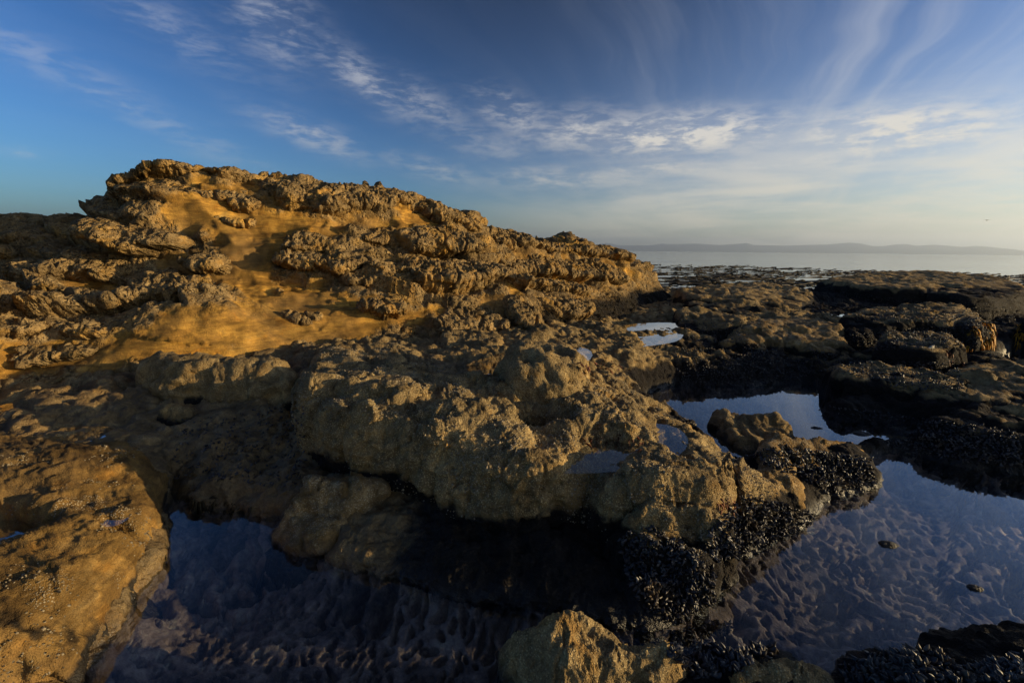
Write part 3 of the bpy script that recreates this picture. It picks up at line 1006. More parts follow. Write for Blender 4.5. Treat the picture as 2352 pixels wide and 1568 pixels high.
def march(px, py, H, t0=2.0, t1=18.0, n=320):
    d = ray(px, py)
    ts = np.linspace(t0, t1, n)
    hit = np.full(len(d), np.nan)
    prev = None
    for t in ts:
        x, y, z = d[:, 0] * t, d[:, 1] * t, CAMZ + d[:, 2] * t
        ok = (x > H.x0) & (x < H.x0 + H.st * H.nx) & (y > H.y0) & (y < H.y0 + H.st * H.ny)
        g = H.get('z', x, y, False)
        new = ok & (z < g) & np.isnan(hit)
        hit[new] = t
    return d * hit[:, None] + np.array([0, 0, CAMZ])


def ledge(name, pts, thick, parent, edge=None, seed=0, sink=0.10, step=0.0125, pit=0.035, rough=1.0, label=None, lean=0.35, mat=None, dark=0.0):
    """a slab of crust standing proud of the ridge face: traced outline on the local face plane, rounded, pitted, closed behind"""
    pts = np.array(pts, float)
    sp = smooth_poly(pts, 4)
    c = pts.mean(0)
    gx, gy = np.meshgrid(np.linspace(pts[:, 0].min(), pts[:, 0].max(), 14), np.linspace(pts[:, 1].min(), pts[:, 1].max(), 8))
    ins = poly_sdf(gx, gy, sp) > 2
    qx, qy = gx[ins], gy[ins]
    h = march(qx, qy, RG)
    h = h[~np.isnan(h[:, 0])]
    c3 = np.median(h, axis=0)
    # plane through the face there
    A = np.c_[h[:, 0], h[:, 2], np.ones(len(h))]
    co, *_ = np.linalg.lstsq(A, h[:, 1], rcond=None)
    nrm = np.array([co[0], -1.0, co[1]])
    nrm /= np.linalg.norm(nrm)
    nrm[2] *= lean
    nrm[0] = np.clip(nrm[0], -0.2, 0.75)
    nrm /= np.linalg.norm(nrm)
    if nrm[1] > 0:
        nrm = -nrm
    d = ray(sp[:, 0], sp[:, 1])
    o = np.array([0, 0, CAMZ])
    vd = (o - c3) / np.linalg.norm(o - c3)
    for _ in range(12):          # never edge-on: keep the slab facing the open side of the ridge
        if nrm @ vd > 0.62:
            break
        nrm = nrm + 0.25 * vd
        nrm /= np.linalg.norm(nrm)
    tt = ((c3 - o) @ nrm) / (d @ nrm)
    tt = np.clip(tt, 0.8 * np.median(tt), 1.25 * np.median(tt))
    B = o + d * tt[:, None]
    ex = np.cross(nrm, [0, 0, 1.0])
    ex /= np.linalg.norm(ex)
    if ex[0] < 0:
        ex = -ex
    ey = np.cross(ex, nrm)
    if ey[2] < 0:
        ey = -ey
    U = (B - c3) @ ex
    Vv = (B - c3) @ ey
    poly = np.c_[U, Vv]
    x0, x1, y0, y1 = U.min() - .08, U.max() + .08, Vv.min() - .08, Vv.max() + .08
    nx, ny = int((x1 - x0) / step) + 2, int((y1 - y0) / step) + 2
    gx, gy = np.meshgrid(np.linspace(x0, x1, nx), np.linspace(y0, y1, ny), indexing='ij')
    q = xyz(gx, gy, seed * 3.1)
    wx = (0.035 * fbm(q * 5, 3) + 0.012 * fbm(q * 17, 2)).reshape(gx.shape)
    wy = (0.035 * fbm(q * 5 + 30, 3) + 0.012 * fbm(q * 17 + 30, 2)).reshape(gx.shape)
    dd = poly_sdf(gx + wx, gy + wy, poly) + 0.025
    edge = edge or min(0.13, 0.5 * dd.max())
    t = np.clip(dd / edge, 0, 1)
    prof = (1 - (1 - t) ** 2.6) ** (1 / 2.6)
    vv = np.clip((gy - Vv.min()) / max(Vv.max() - Vv.min(), 1e-3), 0, 1)
    tk = thick * (1.0 - 0.55 * vv) * (1 + 0.5 * fbm(q * 2.2 + 9, 2).reshape(gx.shape))
    out = np.where(dd > 0, -sink + (tk + sink) * prof, -sink - 3 * np.minimum(-dd, 0.05))
    # follow the face behind
    B0 = (c3 + gx[..., None] * ex + gy[..., None] * ey).reshape(-1, 3)
    off = np.full(len(B0), np.nan)
    for sft in np.arange(1.0, -1.01, -0.05):
        q3 = B0 + nrm * sft
        g = RG.get('z', q3[:, 0], q3[:, 1], False)
        off[np.isnan(off) & (q3[:, 2] < g)] = sft
    off = off.reshape(gx.shape)
    fill = np.nanpercentile(off[dd > 0], 30) if np.isfinite(off[dd > 0]).any() else 0.0
    off = blur(np.where(np.isnan(off), fill, off), 9, 3)
    out = out + np.clip(off, fill - 0.35, fill + 0.5)
    P = c3 + gx[..., None] * ex + gy[..., None] * ey + out[..., None] * nrm
    N = grid_normals(P)
    if (N @ nrm).mean() < 0:
        N = -N
    idx = np.arange(nx * ny).reshape(nx, ny)
    F = np.stack([idx[:-1, :-1], idx[1:, :-1], idx[1:, 1:], idx[:-1, 1:]], -1).reshape(-1, 4)
    keep = (dd > -0.035)
    kq = keep[:-1, :-1] | keep[:-1, 1:] | keep[1:, 1:] | keep[1:, :-1]
    F = F[kq.ravel()]
    Pf, F, Nf = compact(P.reshape(-1, 3), F, np.c_[N.reshape(-1, 3), prof.reshape(-1, 1)])
    Nf, pf = Nf[:, :3], Nf[:, 3]
    wv = Pf + 0.035 * np.stack([fbm(Pf * 7 + seed, 2), fbm(Pf * 7 + 7 + seed, 2), fbm(Pf * 7 + 13 + seed, 2)], 1)
    f1, f2 = worley(wv * np.array([13, 13, 10]))
    g1, g2 = worley(wv * 5.0 + 20)
    h1, h2 = worley(wv * 2.6 + 60)
    D = pit * 1.2 * (sstep(0.0, 0.5, f1) - 0.7) + 0.025 * fbm(Pf * 5.2 + seed, 4, 0.62, ridged=True) + pit * 0.5 * (sstep(0.05, 0.55, g1) - 0.7) + 0.05 * facets(wv * np.array([2.0, 2.0, 5.0]) + seed) + 0.018 * facets(wv * np.array([8, 8, 13]) + seed) + 0.014 * fbm(Pf * 34, 2) - 0.06 * (1 - sstep(0.0, 0.10, h2 - h1))
    D *= rough * (0.4 + 0.6 * pf)
    Pf = Pf + Nf * D[:, None]
    rr_ = np.clip(0.55 + 0.45 * rough - 0.5 * (1 - sstep(0, 0.25, fbm(Pf * 2.3 + seed, 3) + 0.32)), 0, 1)
    M = np.stack([rr_, np.full(len(Pf), dark), np.full(len(Pf), 0.15), np.zeros(len(Pf))], 1)
    # facing
    a, b, cc = Pf[F[0][0]], Pf[F[0][1]], Pf[F[0][2]]
    if np.cross(b - a, cc - b) @ nrm < 0:
        F = F[:, ::-1]
    ob = mesh_obj(name, Pf, F, mat or M_RIDGE, parent=parent, masks=M)
    if label:
        ob['label'] = label
    return ob


def c1(*p):   # first tracing sheet -> picture
    return [(x * .36, 329 + y * .36) for x, y in p]


def c2(*p):
    return [(611.5 + x * .36, 329.3 + y * .36) for x, y in p]


LEDGES = [
    (c1((662, 200), (700, 155), (790, 150), (812, 103), (870, 112), (960, 125), (1010, 98), (1060, 112), (1100, 132), (1170, 127), (1250, 110), (1300, 95), (1400, 115), (1500, 150), (1600, 176), (1700, 195), (1560, 245), (1420, 272), (1370, 240), (1310, 205), (1200, 245), (1100, 245), (1000, 220), (850, 210), (820, 185), (720, 235), (670, 228)), .26, 'rough overhanging cap along the highest crest'),
    (c1((835, 225), (1000, 250), (1200, 290), (1285, 330), (1280, 360), (1120, 372), (1000, 362), (870, 392), (808, 365), (840, 290)), .14, None),
    (c1((1290, 325), (1390, 292), (1500, 292), (1560, 332), (1640, 382), (1652, 410), (1580, 430), (1500, 410), (1430, 372), (1300, 360)), .13, None),
    (c1((1370, 470), (1430, 468), (1500, 490), (1590, 478), (1605, 500), (1570, 522), (1480, 517), (1430, 502)), .06, None),
    (c1((870, 400), (1000, 370), (1110, 376), (1050, 450), (990, 508), (860, 482), (812, 440)), .12, None),
    (c2((-10, 190), (60, 178), (130, 215), (180, 225), (260, 203), (340, 212), (460, 225), (640, 245), (720, 262), (860, 278), (900, 288), (1000, 308), (1080, 350), (1180, 408), (1270, 460), (1340, 510), (1310, 600), (1240, 590), (1150, 545), (1040, 540), (1010, 500), (900, 450), (830, 430), (760, 450), (690, 490), (640, 460), (560, 460), (420, 490), (300, 490), (220, 450), (120, 460), (100, 420), (20, 320), (-10, 290)), .28, 'long honeycombed cap of crust sloping down the crest'),
    (c2((150, 600), (200, 580), (300, 590), (420, 620), (410, 650), (330, 660), (260, 690), (170, 705), (130, 670)), .20, None),
    (c2((58, 740), (100, 710), (230, 700), (350, 720), (420, 700), (500, 720), (600, 740), (700, 760), (690, 800), (600, 810), (520, 830), (470, 870), (420, 860), (350, 820), (250, 810), (130, 790)), .30, None),
    (c2((800, 590), (900, 560), (1000, 540), (1130, 540), (1230, 570), (1290, 660), (1330, 690), (1320, 725), (1200, 722), (1090, 728), (1000, 716), (900, 716), (870, 690), (830, 640)), .32, None),
    (c2((738, 800), (860, 790), (870, 752), (950, 735), (1090, 742), (1250, 725), (1380, 760), (1460, 810), (1520, 860), (1590, 930), (1600, 985), (1530, 960), (1420, 930), (1330, 970), (1250, 990), (1150, 1012), (1050, 1010), (960, 990), (900, 940), (860, 880), (780, 850)), .36, 'biggest pitted bulge of crust in the middle of the face'),
    (c2((610, 1060), (640, 1020), (700, 1000), (800, 1030), (870, 1080), (830, 1120), (760, 1130), (680, 1110)), .25, None),
    (c2((1070, 1130), (1200, 1118), (1350, 1130), (1440, 1100), (1500, 1150), (1490, 1190), (1380, 1220), (1200, 1240), (1080, 1230), (1060, 1180)), .26, None),
    (c2((1545, 1020), (1600, 1000), (1690, 1020), (1710, 1100), (1700, 1180), (1650, 1220), (1560, 1230), (1530, 1170)), .30, None),
    (c2((1480, 742), (1600, 740), (1800, 760), (1950, 800), (2000, 860), (1960, 900), (1850, 880), (1700, 850), (1560, 830), (1480, 790)), .32, None),
    (c2((1600, 640), (1720, 605), (1800, 625), (1950, 645), (2080, 692), (2070, 740), (1950, 730), (1800, 720), (1650, 700)), .28, None),
    (c2((1340, 520), (1440, 530), (1560, 590), (1640, 640), (1660, 700), (1560, 700), (1470, 690), (1380, 640), (1320, 600)), .25, None),
    (c1((540, 560), (640, 510), (760, 530), (900, 560), (1050, 580), (1160, 612), (1150, 662), (1060, 682), (1000, 722), (930, 702), (800, 650), (640, 610)), .45, 'dark jutting ledge left of the smooth hollow'),
    (c1((150, 800), (230, 760), (330, 740), (450, 740), (560, 770), (640, 800), (760, 840), (740, 880), (600, 890), (420, 920), (300, 930), (220, 900)), .30, None),
    (c1((265, 1040), (400, 1030), (560, 1030), (680, 1010), (760, 970), (780, 900), (830, 865), (890, 880), (900, 940), (1000, 990), (1100, 1010), (1200, 1000), (1330, 950), (1440, 960), (1480, 1000), (1350, 1030), (1150, 1050), (1080, 1040), (940, 1060), (850, 1090), (800, 1120), (680, 1120), (560, 1130), (420, 1170), (330, 1160), (280, 1100)), .28, 'jagged pitted ledge over the smooth apron'),
    (c1((1200, 770), (1270, 720), (1330, 700), (1430, 720), (1462, 780), (1450, 820), (1360, 832), (1280, 815)), .20, None),
    (c1((-60, 460), (150, 470), (220, 500), (400, 500), (540, 500), (500, 570), (380, 600), (300, 610), (200, 590), (80, 570), (-60, 560)), .25, None),
    (c1((-60, 1040), (120, 1000), (260, 1010), (230, 1060), (150, 1130), (-60, 1140)), .25, None),
    (c1((520, 1190), (600, 1170), (720, 1190), (690, 1230), (600, 1240), (540, 1230)), .14, None),
    (c1((190, 1335), (300, 1300), (450, 1290), (600, 1310), (560, 1350), (400, 1380), (260, 1420), (200, 1390)), .10, None),
    (c1((1810, 1100), (1900, 1090), (2030, 1100), (1980, 1160), (1880, 1150)), .08, None),
    (c1((960, 880), (1000, 832), (1100, 820), (1180, 850), (1150, 900), (1050, 905)), .14, None),
    (c1((880, 920), (1000, 905), (1100, 925), (1200, 885), (1320, 852), (1310, 920), (1200, 965), (1050, 985), (930, 965)), .14, None),
    (c1((30, 610), (160, 612), (280, 620), (300, 660), (200, 692), (60, 682)), .3, None),
    (c1((-60, 700), (100, 690), (180, 740), (100, 785), (-60, 775)), .3, None),
    (c1((230, 960), (330, 932), (440, 960), (420, 992), (300, 1002)), .2, None),
    (c2((580, 650), (640, 600), (720, 560), (820, 560), (830, 620), (760, 640), (690, 670)), .22, None),
    (c2((480, 840), (600, 820), (720, 832), (740, 900), (620, 930), (520, 905)), .2, None),
    (c2((1590, 885), (1700, 872), (1850, 900), (1980, 930), (2010, 990), (1900, 1000), (1750, 962), (1620, 952)), .28, None),
    (c2((1740, 1000), (1900, 1005), (2030, 985), (2060, 1060), (1980, 1130), (1850, 1135), (1760, 1085)), .22, None),
    (c2((2000, 745), (2150, 760), (2230, 820), (2240, 900), (2100, 905), (2000, 855)), .3, None),
    (c2((1802, 640), (1800, 604), (1850, 590), (1900, 612), (1900, 645), (1850, 660)), .2, None),
    (c2((1970, 660), (1985, 638), (2050, 628), (2120, 650), (2220, 690), (2300, 720), (2300, 760), (2150, 740), (2060, 705)), .3, None),
    (c2((1650, 720), (1750, 735), (1900, 750), (1980, 780), (1900, 800), (1760, 770), (1660, 752)), .18, None),
    (c1((-60, 1160), (160, 1160), (230, 1220), (100, 1260), (-60, 1250)), .18, None),
]
for i, (pts, th, lab) in enumerate(LEDGES):
    ledge('ledge', pts, th * 1.25, RIDGE, seed=i + 1, label=lab)
print('ledges', time.time() - T0)

# ---- the big boulder in the middle
b_out = W2([(700, 985, .25), (712, 1030, .18), (760, 1085, .12), (850, 1130, .08), (960, 1165, .05), (1060, 1200, .03), (1120, 1240, .02), (1190, 1275, 0), (1260, 1255, 0), (1330, 1230, .02), (1400, 1270, 0), (1435, 1360, 0), (1490, 1440, 0), (1560, 1405, 0),
            (1610, 1345, 0), (1640, 1275, 0), (1700, 1230, .0), (1790, 1165, .12), (1735, 1095, .20), (1655, 1045, .17), (1600, 985, 0.18), (1500, 905, 0.22), (1450, 865, .32), (1350, 835, .32), (1150, 840, .36), (950, 822, .38), (850, 818, .38), (750, 852, .36), (690, 925, .3)])
b_top = plane_top(lam=0.004, pts=[(725, 890, .62), (800, 865, .60), (900, 836, .56), (1000, 900, .60), (1100, 950, .58), (860, 985, .52), (760, 985, .50), (1000, 995, .51), (1100, 1030, .46), (755, 1045, .33), (900, 1085, .31), (1050, 1135, .27), (1130, 1180, .22),
                   (1210, 1100, .42), (1230, 1170, .31), (1250, 850, .62), (1250, 925, .50), (1400, 950, .50), (1400, 1015, .40), (1300, 1010, .42), (1500, 1000, .39), (1310, 1085, .43), (1450, 1080, .44), (1600, 1070, .42), (1700, 1105, .37), (1760, 1130, .31), (1480, 925, .28), (1580, 990, .26), (1400, 880, .42), (1640, 1050, .3), (1100, 860, .44), (970, 850, .47),
                   (1350, 1190, .15), (1530, 1190, .30), (1600, 1260, .2), (1520, 1300, .17), (1430, 1280, .12)])


def pk(px, py, z, rad, dep, ry=None):
    a = at_z(px, py, z)
    return (a[0], a[1], rad, ry or rad * 0.8, dep)


bld = mesa('boulder', b_out, b_top, w=0.20, p=2.6, zb=-0.28, push=0.10, rows=430, daz=0.15, step=0.025, seed=3, warp=0.10, lump=(0.05, 2.1), mid=(0.020, 8.5), pits=(0.016, 16.0), scal=(0.045, 2.4), crack=.012, strat=.018, terr=.11, facet=.032, rough=0.9, lvl=0.24, barn=0.9,
           pocks=[pk(1248, 945, .5, .23, .30, .15), pk(1212, 1108, .4, .10, .14, .08), pk(1375, 1150, .3, .15, .2, .10), pk(1458, 1112, .42, .10, .14, .045), pk(1665, 1108, .36, .09, .16, .07), pk(1400, 1020, .41, .24, .045, .15), pk(870, 925, .56, .14, .05, .1), pk(1560, 1190, .3, .07, .06), pk(1000, 960, .55, .1, .05)])
tag(bld, 'broad barnacle-crusted sandstone boulder with a deep pocket, between the dark pools', 'boulder')

# ---- smooth ochre shelf at the near left
s_out = W2([(395, 1122, 0), (372, 1240, 0), (355, 1300, 0), (270, 1420, 0), (200, 1520, 0), (160, 1600, 0), (-100, 1700, 0), (-700, 1600, 0), (-900, 1200, .2), (-500, 930, .4), (0, 885, .3), (240, 868, .3), (335, 890, .28), (340, 960, .24), (350, 1020, .2), (372, 1070, .1)])
s_top = plane_top(lam=0.03, pts=[(375, 1110, .16), (335, 1240, .18), (250, 1400, .17), (150, 1510, .16), (0, 1600, .18), (150, 1050, .37), (0, 1110, .34), (0, 1190, .26), (200, 1180, .28), (80, 1330, .30), (0, 1400, .28), (0, 950, .27), (150, 985, .25), (310, 1000, .2), (280, 905, .27), (-400, 1100, .45), (-400, 1400, .35)])


def shelf_mask(P, M, N):
    d = fbm(P * 2.2 + 9, 3)
    edge = 1 - sstep(0.02, 0.13, P[:, 2] + 0.04 * d)
    M[:, 0] = 0.1 + 0.3 * sstep(0.1, 0.5, d)
    M[:, 1] = np.maximum(edge, 0.62 * sstep(0.05, 0.42, fbm(P * np.array([1.6, 2.6, 2]) + 29, 4, 0.6)))
    M[:, 2] = 0.30 + 0.5 * sstep(0.12, 0.4, fbm(P * 3 + 19, 3))
    M[:, 3] = np.maximum(M[:, 3], 0.0)
    return M


shelf = mesa('rock_shelf', s_out, s_top, w=0.15, p=2.2, zb=-0.25, push=0.025, rows=300, daz=0.115, step=0.03, seed=5, warp=0.06, lump=(0.035, 2.6), mid=(0.020, 9.0), pits=(0.014, 15.0), scal=(0.03, 3.6), crack=0.008, facet=0.014, mat=M_SHELF, az=(-72, -26), maskfn=shelf_mask,
             pocks=[pk(255, 1190, .27, .11, .08, .06), pk(10, 1200, .3, .22, .12), pk(100, 1500, .2, .06, .08), pk(20, 1530, .2, .07, .08), pk(-40, 1190, .3, .2, .1)], strat=0.005)
tag(shelf, 'smooth ochre sandstone shelf sloping into the dark pool at its corner', 'rock shelf')

ROCKS = [
    # name, outline(px,py,z), top(px,py,z), kwargs, label
    ('rock', [(1150, 1568, 0), (1148, 1520, 0), (1190, 1450, 0.1), (1270, 1428, .1), (1370, 1445, .1), (1450, 1480, .1), (1530, 1540, 0), (1600, 1600, 0), (1500, 1700, 0), (1250, 1720, 0)],
     [(1200, 1490, .2), (1280, 1445, .26), (1400, 1480, .25), (1480, 1530, .18), (1300, 1560, .24), (1250, 1640, .2)], dict(w=.14, seed=11, lump=(.05, 5), mid=(.011, 14), pits=(.012, 18), facet=.022, scal=(.03, 5), lvl=.05, rows=160, daz=.16, step=.015, warp=.03),
     'rounded gold-lit rock rising from the pool at the bottom edge of the photo'),
    ('rock', [(1650, 1560, 0), (1690, 1505, 0), (1760, 1500, 0.05), (1850, 1520, .02), (1930, 1580, 0), (1950, 1660, 0), (1750, 1700, 0), (1620, 1660, 0)],
     [(1720, 1525, .1), (1800, 1525, .13), (1870, 1560, .1), (1780, 1600, .12)], dict(w=.12, seed=12, lump=(.03, 5), mid=(.012, 12), lvl=.02, rows=120, step=.015, warp=.03),
     'low brown rock beside the mussel clump at the bottom edge'),
    ('rock', [(600, 1258, 0), (640, 1205, .03), (720, 1145, .1), (830, 1110, .15), (900, 1150, .1), (820, 1230, 0), (720, 1285, 0), (650, 1292, 0)],
     [(625, 1240, .03), (700, 1190, .10), (800, 1150, .20), (740, 1245, .04)], dict(w=.07, seed=13, lump=(.04, 6), strat=.02, scal=(.05, 5), mid=(.015, 14), lvl=.04, rows=120, step=.015, warp=.08, mat=M_SHELF, rough=.6, flare=.0, zb=-.2, facet=.05),
     'small orange-brown spur of rock poking into the dark pool below the boulder'),
    ('rock', [(330, 925, .25), (332, 850, .45), (370, 833, .5), (480, 833, .5), (560, 842, .5), (650, 850, .45), (700, 880, .4), (690, 940, .3), (560, 945, .25), (420, 950, .22)],
     [(350, 850, .56), (480, 842, .57), (600, 856, .55), (400, 880, .52), (560, 890, .48), (660, 890, .46)], dict(w=.2, seed=14, lump=(.06, 3.5), mid=(.03, 9), lvl=0.36, rows=160, push=.06, warp=.06, strat=.02),
     'flat-topped pale block lying before the smooth golden apron'),
    ('rock', [(340, 985, .2), (350, 945, .25), (430, 940, .28), (470, 960, .25), (450, 1000, .18), (390, 1010, .15)],
     [(380, 960, .32), (430, 962, .32), (400, 985, .27)], dict(w=.12, seed=15, lump=(.04, 5), lvl=0.3, rows=90, step=.02),
     'small grey knob in the shadowed hollow under the pale block'),
    ('rock', [(1640, 985, 0), (1648, 962, .03), (1700, 962, .08), (1760, 968, .06), (1815, 985, .03), (1822, 1015, 0), (1760, 1035, 0), (1690, 1025, 0)],
     [(1665, 968, .10), (1720, 975, .11), (1790, 990, .10), (1740, 1010, .06)], dict(w=.09, seed=16, lump=(.04, 5), mid=(.022, 11), terr=.05, scal=(.05, 4.5), lvl=.06, rows=110, step=.02, warp=.09, push=.04),
     'low crusted islet standing in the middle pool'),
    ('rock', [(1700, 1110, .03), (1720, 1055, .05), (1790, 1040, .05), (1880, 1035, .03), (1960, 1030, .02), (2015, 1040, 0.0), (2000, 1080, 0), (2012, 1112, 0), (1890, 1140, 0), (1880, 1190, 0), (1780, 1240, 0), (1690, 1270, 0), (1660, 1200, 0)],
     [(1740, 1050, .25), (1800, 1075, .22), (1900, 1060, .18), (1980, 1045, .1), (1980, 1090, .08), (1850, 1120, .15), (1800, 1170, .16), (1720, 1200, .2)], dict(w=.2, seed=17, lump=(.05, 4.5), mid=(.025, 10), lvl=.1, rows=180, step=.02, warp=.06, mat=M_SHELF, rough=.45),
     'orange spur crowded with mussels running out between the two right-hand pools'),
    # right side: near slabs
    ('rock', [(1905, 900, 0.02), (1915, 880, .1), (1980, 868, .15), (2100, 872, .16), (2180, 895, .14), (2200, 925, .06), (2120, 948, 0.02), (2000, 935, 0.02), (1930, 922, 0.02)],
     [(1930, 885, .25), (2050, 885, .27), (2150, 905, .24), (2100, 940, .2), (1960, 925, .2)], dict(w=0.10, seed=18, lump=(.04, 4), lvl=0.26, rows=130, push=.08, mid=(.03, 7), strat=.035, scal=(.06, 2.4), warp=.11, terr=.09),
     'flat dark slab overhanging the far side of the middle pool'),
    ('rock', [(2120, 925, .1), (2150, 895, .12), (2260, 868, .15), (2400, 872, .15), (2520, 920, .12), (2480, 1000, .05), (2330, 1005, .05), (2240, 975, .08)],
     [(2180, 905, .26), (2280, 885, .30), (2400, 900, .30), (2300, 940, .25), (2400, 960, .22)], dict(w=0.11, seed=19, lump=(.04, 4), lvl=0.27, rows=130, push=.07, mid=(.03, 7), strat=.035, scal=(.06, 2.4), warp=.11, terr=.09),
     'layered grey slab with a step across it by the right edge of the photo'),
    ('rock', [(2085, 1042, 0.0), (2125, 1018, .03), (2190, 990, .06), (2300, 965, .08), (2500, 985, .08), (2650, 1060, 0), (2500, 1095, 0), (2352, 1082, 0), (2200, 1064, 0), (2130, 1052, 0)],
     [(2100, 1015, .12), (2200, 1000, .18), (2300, 990, .22), (2420, 1010, .22), (2300, 1040, .16)], dict(w=0.10, seed=20, lump=(.04, 4.5), lvl=0.3, rows=130, push=.06, mid=(.03, 7), strat=.035, scal=(.06, 2.4), warp=.11, terr=.09),
     'dark mussel-covered rock along the far bank of the large right-hand pool'),
    # right side: mid blocks
    ('rock', [(1640, 800, .25), (1700, 765, .32), (1780, 745, .36), (1870, 745, .36), (1935, 775, .3), (1945, 815, .2), (1900, 832, .16), (1800, 800, .26), (1720, 800, .26)],
     [(1720, 775, .36), (1800, 757, .44), (1880, 765, .44), (1920, 795, .30), (1800, 790, .34)], dict(w=0.19, seed=21, lump=(.04, 2.5), lvl=.30, rows=140, mat=M_SHELF, rough=.6, push=.05, mid=(.03, 7), strat=.035, scal=(.06, 2.4), warp=.11, terr=.09),
     'smooth humped rock catching gold light on its crest in the middle distance'),
    ('rock', [(1690, 830, .1), (1710, 795, .18), (1790, 800, .18), (1812, 830, .1), (1790, 862, .04), (1720, 850, .06)],
     [(1725, 808, .24), (1780, 815, .24), (1760, 835, .18)], dict(w=0.12, seed=22, lump=(.03, 3), lvl=0.34, rows=90, mid=(.03, 7), strat=.035, scal=(.06, 2.4), warp=.11, terr=.09),
     'rounded tan lump below the gold-lit hump'),
    ('rock', [(1920, 850, .12), (1935, 830, .18), (2010, 845, .16), (2080, 865, .12), (2085, 885, .08), (2040, 892, .06), (1960, 870, .1)],
     [(1945, 838, .26), (2000, 850, .26), (2060, 872, .2)], dict(w=0.09, seed=23, lump=(.03, 4), lvl=0.3, rows=90, mid=(.03, 7), strat=.035, scal=(.06, 2.4), warp=.11, terr=.09),
     'long low tan rock pointing at the seaweed wall'),
    ('rock', [(2005, 860, .05), (2030, 815, .2), (2100, 798, .28), (2160, 800, .26), (2185, 830, .16), (2190, 880, .02), (2140, 900, 0.0), (2070, 890, .02)],
     [(2060, 815, .42), (2130, 803, .48), (2180, 820, .40), (2120, 850, .32), (2190, 860, .25)], dict(w=0.14, seed=24, lump=(.05, 3.5), lvl=0.48, rows=130, push=.05, mid=(.03, 7), strat=.035, scal=(.06, 2.4), warp=.11, terr=.09),
     'dark block with the small bird on its top, under the mussel bank'),
    ('rock', [(1930, 800, .2), (1945, 750, .36), (2050, 725, .42), (2200, 712, .44), (2215, 722, .44), (2232, 748, .38), (2238, 800, .1), (2240, 858, -.2), (2205, 868, -.2), (2180, 830, 0.0), (2090, 800, .16), (2000, 800, .2)],
     [(1970, 748, .50), (2080, 738, .55), (2150, 735, .56), (2220, 745, .54), (2205, 765, .5), (2130, 770, .5), (2030, 770, .46)], dict(w=0.17, seed=25, daz=.12, lump=(.06, 2.6), lvl=0.56, rows=190, push=.12, zb=-.5, barn=.4, mid=(.03, 7), strat=.035, scal=(.06, 2.4), warp=.11, terr=.09),
     'long dark mussel bank ending in a seaweed-hung wall on the right'),
    ('rock', [(2318, 800, .1), (2325, 755, .36), (2385, 730, .42), (2600, 740, .4), (2700, 800, .1), (2600, 850, -.3), (2420, 840, -.3), (2335, 832, -.3)],
     [(2340, 748, .52), (2450, 745, .55), (2580, 760, .5), (2400, 780, .48)], dict(w=0.17, seed=26, lump=(.05, 2.6), lvl=0.56, rows=100, push=.1, zb=-.6, mid=(.03, 7), strat=.035, scal=(.06, 2.4), warp=.11, terr=.09),
     'black rock wall across the narrow inlet at the right edge'),
    # far right table and strip
    ('rock', [(1880, 690, .2), (1885, 672, .4), (1930, 656, .5), (2040, 640, .5), (2150, 640, .5), (2260, 655, .45), (2330, 685, .3), (2352, 710, .2), (2250, 718, .3), (2120, 708, .3), (1990, 705, .25)],
     [(1900, 676, .60), (1950, 662, .72), (2050, 648, .76), (2150, 650, .76), (2240, 664, .68), (2320, 690, .55), (2150, 675, .75), (2000, 680, .62)], dict(w=0.31, seed=27, lump=(.07, 1.8), lvl=0.72, rows=150, push=.2, zb=-.9, mid=(.03, 7), strat=.035, scal=(.06, 2.4), warp=.11, terr=.09),
     'broad flat-topped dark outcrop standing against the sea on the right'),
    ('rock', [(1545, 715, .2), (1560, 690, .3), (1640, 676, .35), (1720, 672, .35), (1830, 684, .3), (1890, 705, .25), (1830, 728, .3), (1700, 735, .34), (1610, 735, .3)],
     [(1575, 692, .50), (1660, 676, .60), (1730, 678, .60), (1820, 695, .48), (1700, 705, .5), (1620, 710, .46)], dict(w=0.25, seed=28, lump=(.06, 2.2), lvl=0.5, rows=130, zb=-.7, mid=(.03, 7), strat=.035, scal=(.06, 2.4), warp=.11, terr=.09),
     'long low hump between the ridge foot and the sea'),
    ('rock', [(1540, 745, .28), (1560, 725, .34), (1640, 728, .36), (1700, 745, .34), (1720, 775, .28), (1640, 790, .22), (1560, 778, .22)],
     [(1575, 735, .45), (1640, 738, .47), (1690, 755, .44), (1600, 765, .36)], dict(w=0.15, seed=29, lump=(.05, 3), lvl=0.42, rows=100, mid=(.03, 7), strat=.035, scal=(.06, 2.4), warp=.11, terr=.09),
     'dark flat rock just behind the small bright pool'),
    ('rock', [(1440, 790, .24), (1460, 775, .26), (1540, 770, .24), (1620, 785, .2), (1650, 810, .14), (1580, 822, .14), (1500, 808, .2)],
     [(1470, 782, .33), (1540, 780, .32), (1610, 795, .26)], dict(w=0.12, seed=30, lump=(.04, 3.5), lvl=0.34, rows=90, mid=(.03, 7), strat=.035, scal=(.06, 2.4), warp=.11, terr=.09),
     'low tan strip of rock in front of the small bright pool'),
    ('rock', [(1280, 800, .36), (1300, 775, .4), (1380, 775, .4), (1480, 795, .3), (1545, 815, .18), (1540, 840, .12), (1480, 850, .15), (1380, 820, .28)],
     [(1320, 785, .47), (1400, 790, .45), (1490, 812, .34), (1520, 825, .26)], dict(w=0.12, seed=31, lump=(.05, 3.5), lvl=0.32, rows=110, push=.04, mid=(.03, 7), strat=.035, scal=(.06, 2.4), warp=.11, terr=.09),
     'tan ledge running from the puddles towards the middle pool'),
    ('rock', [(1180, 925, .45), (1172, 870, .5), (1200, 838, .5), (1240, 828, .5), (1290, 838, .5), (1325, 870, .48), (1320, 915, .45), (1250, 930, .45)],
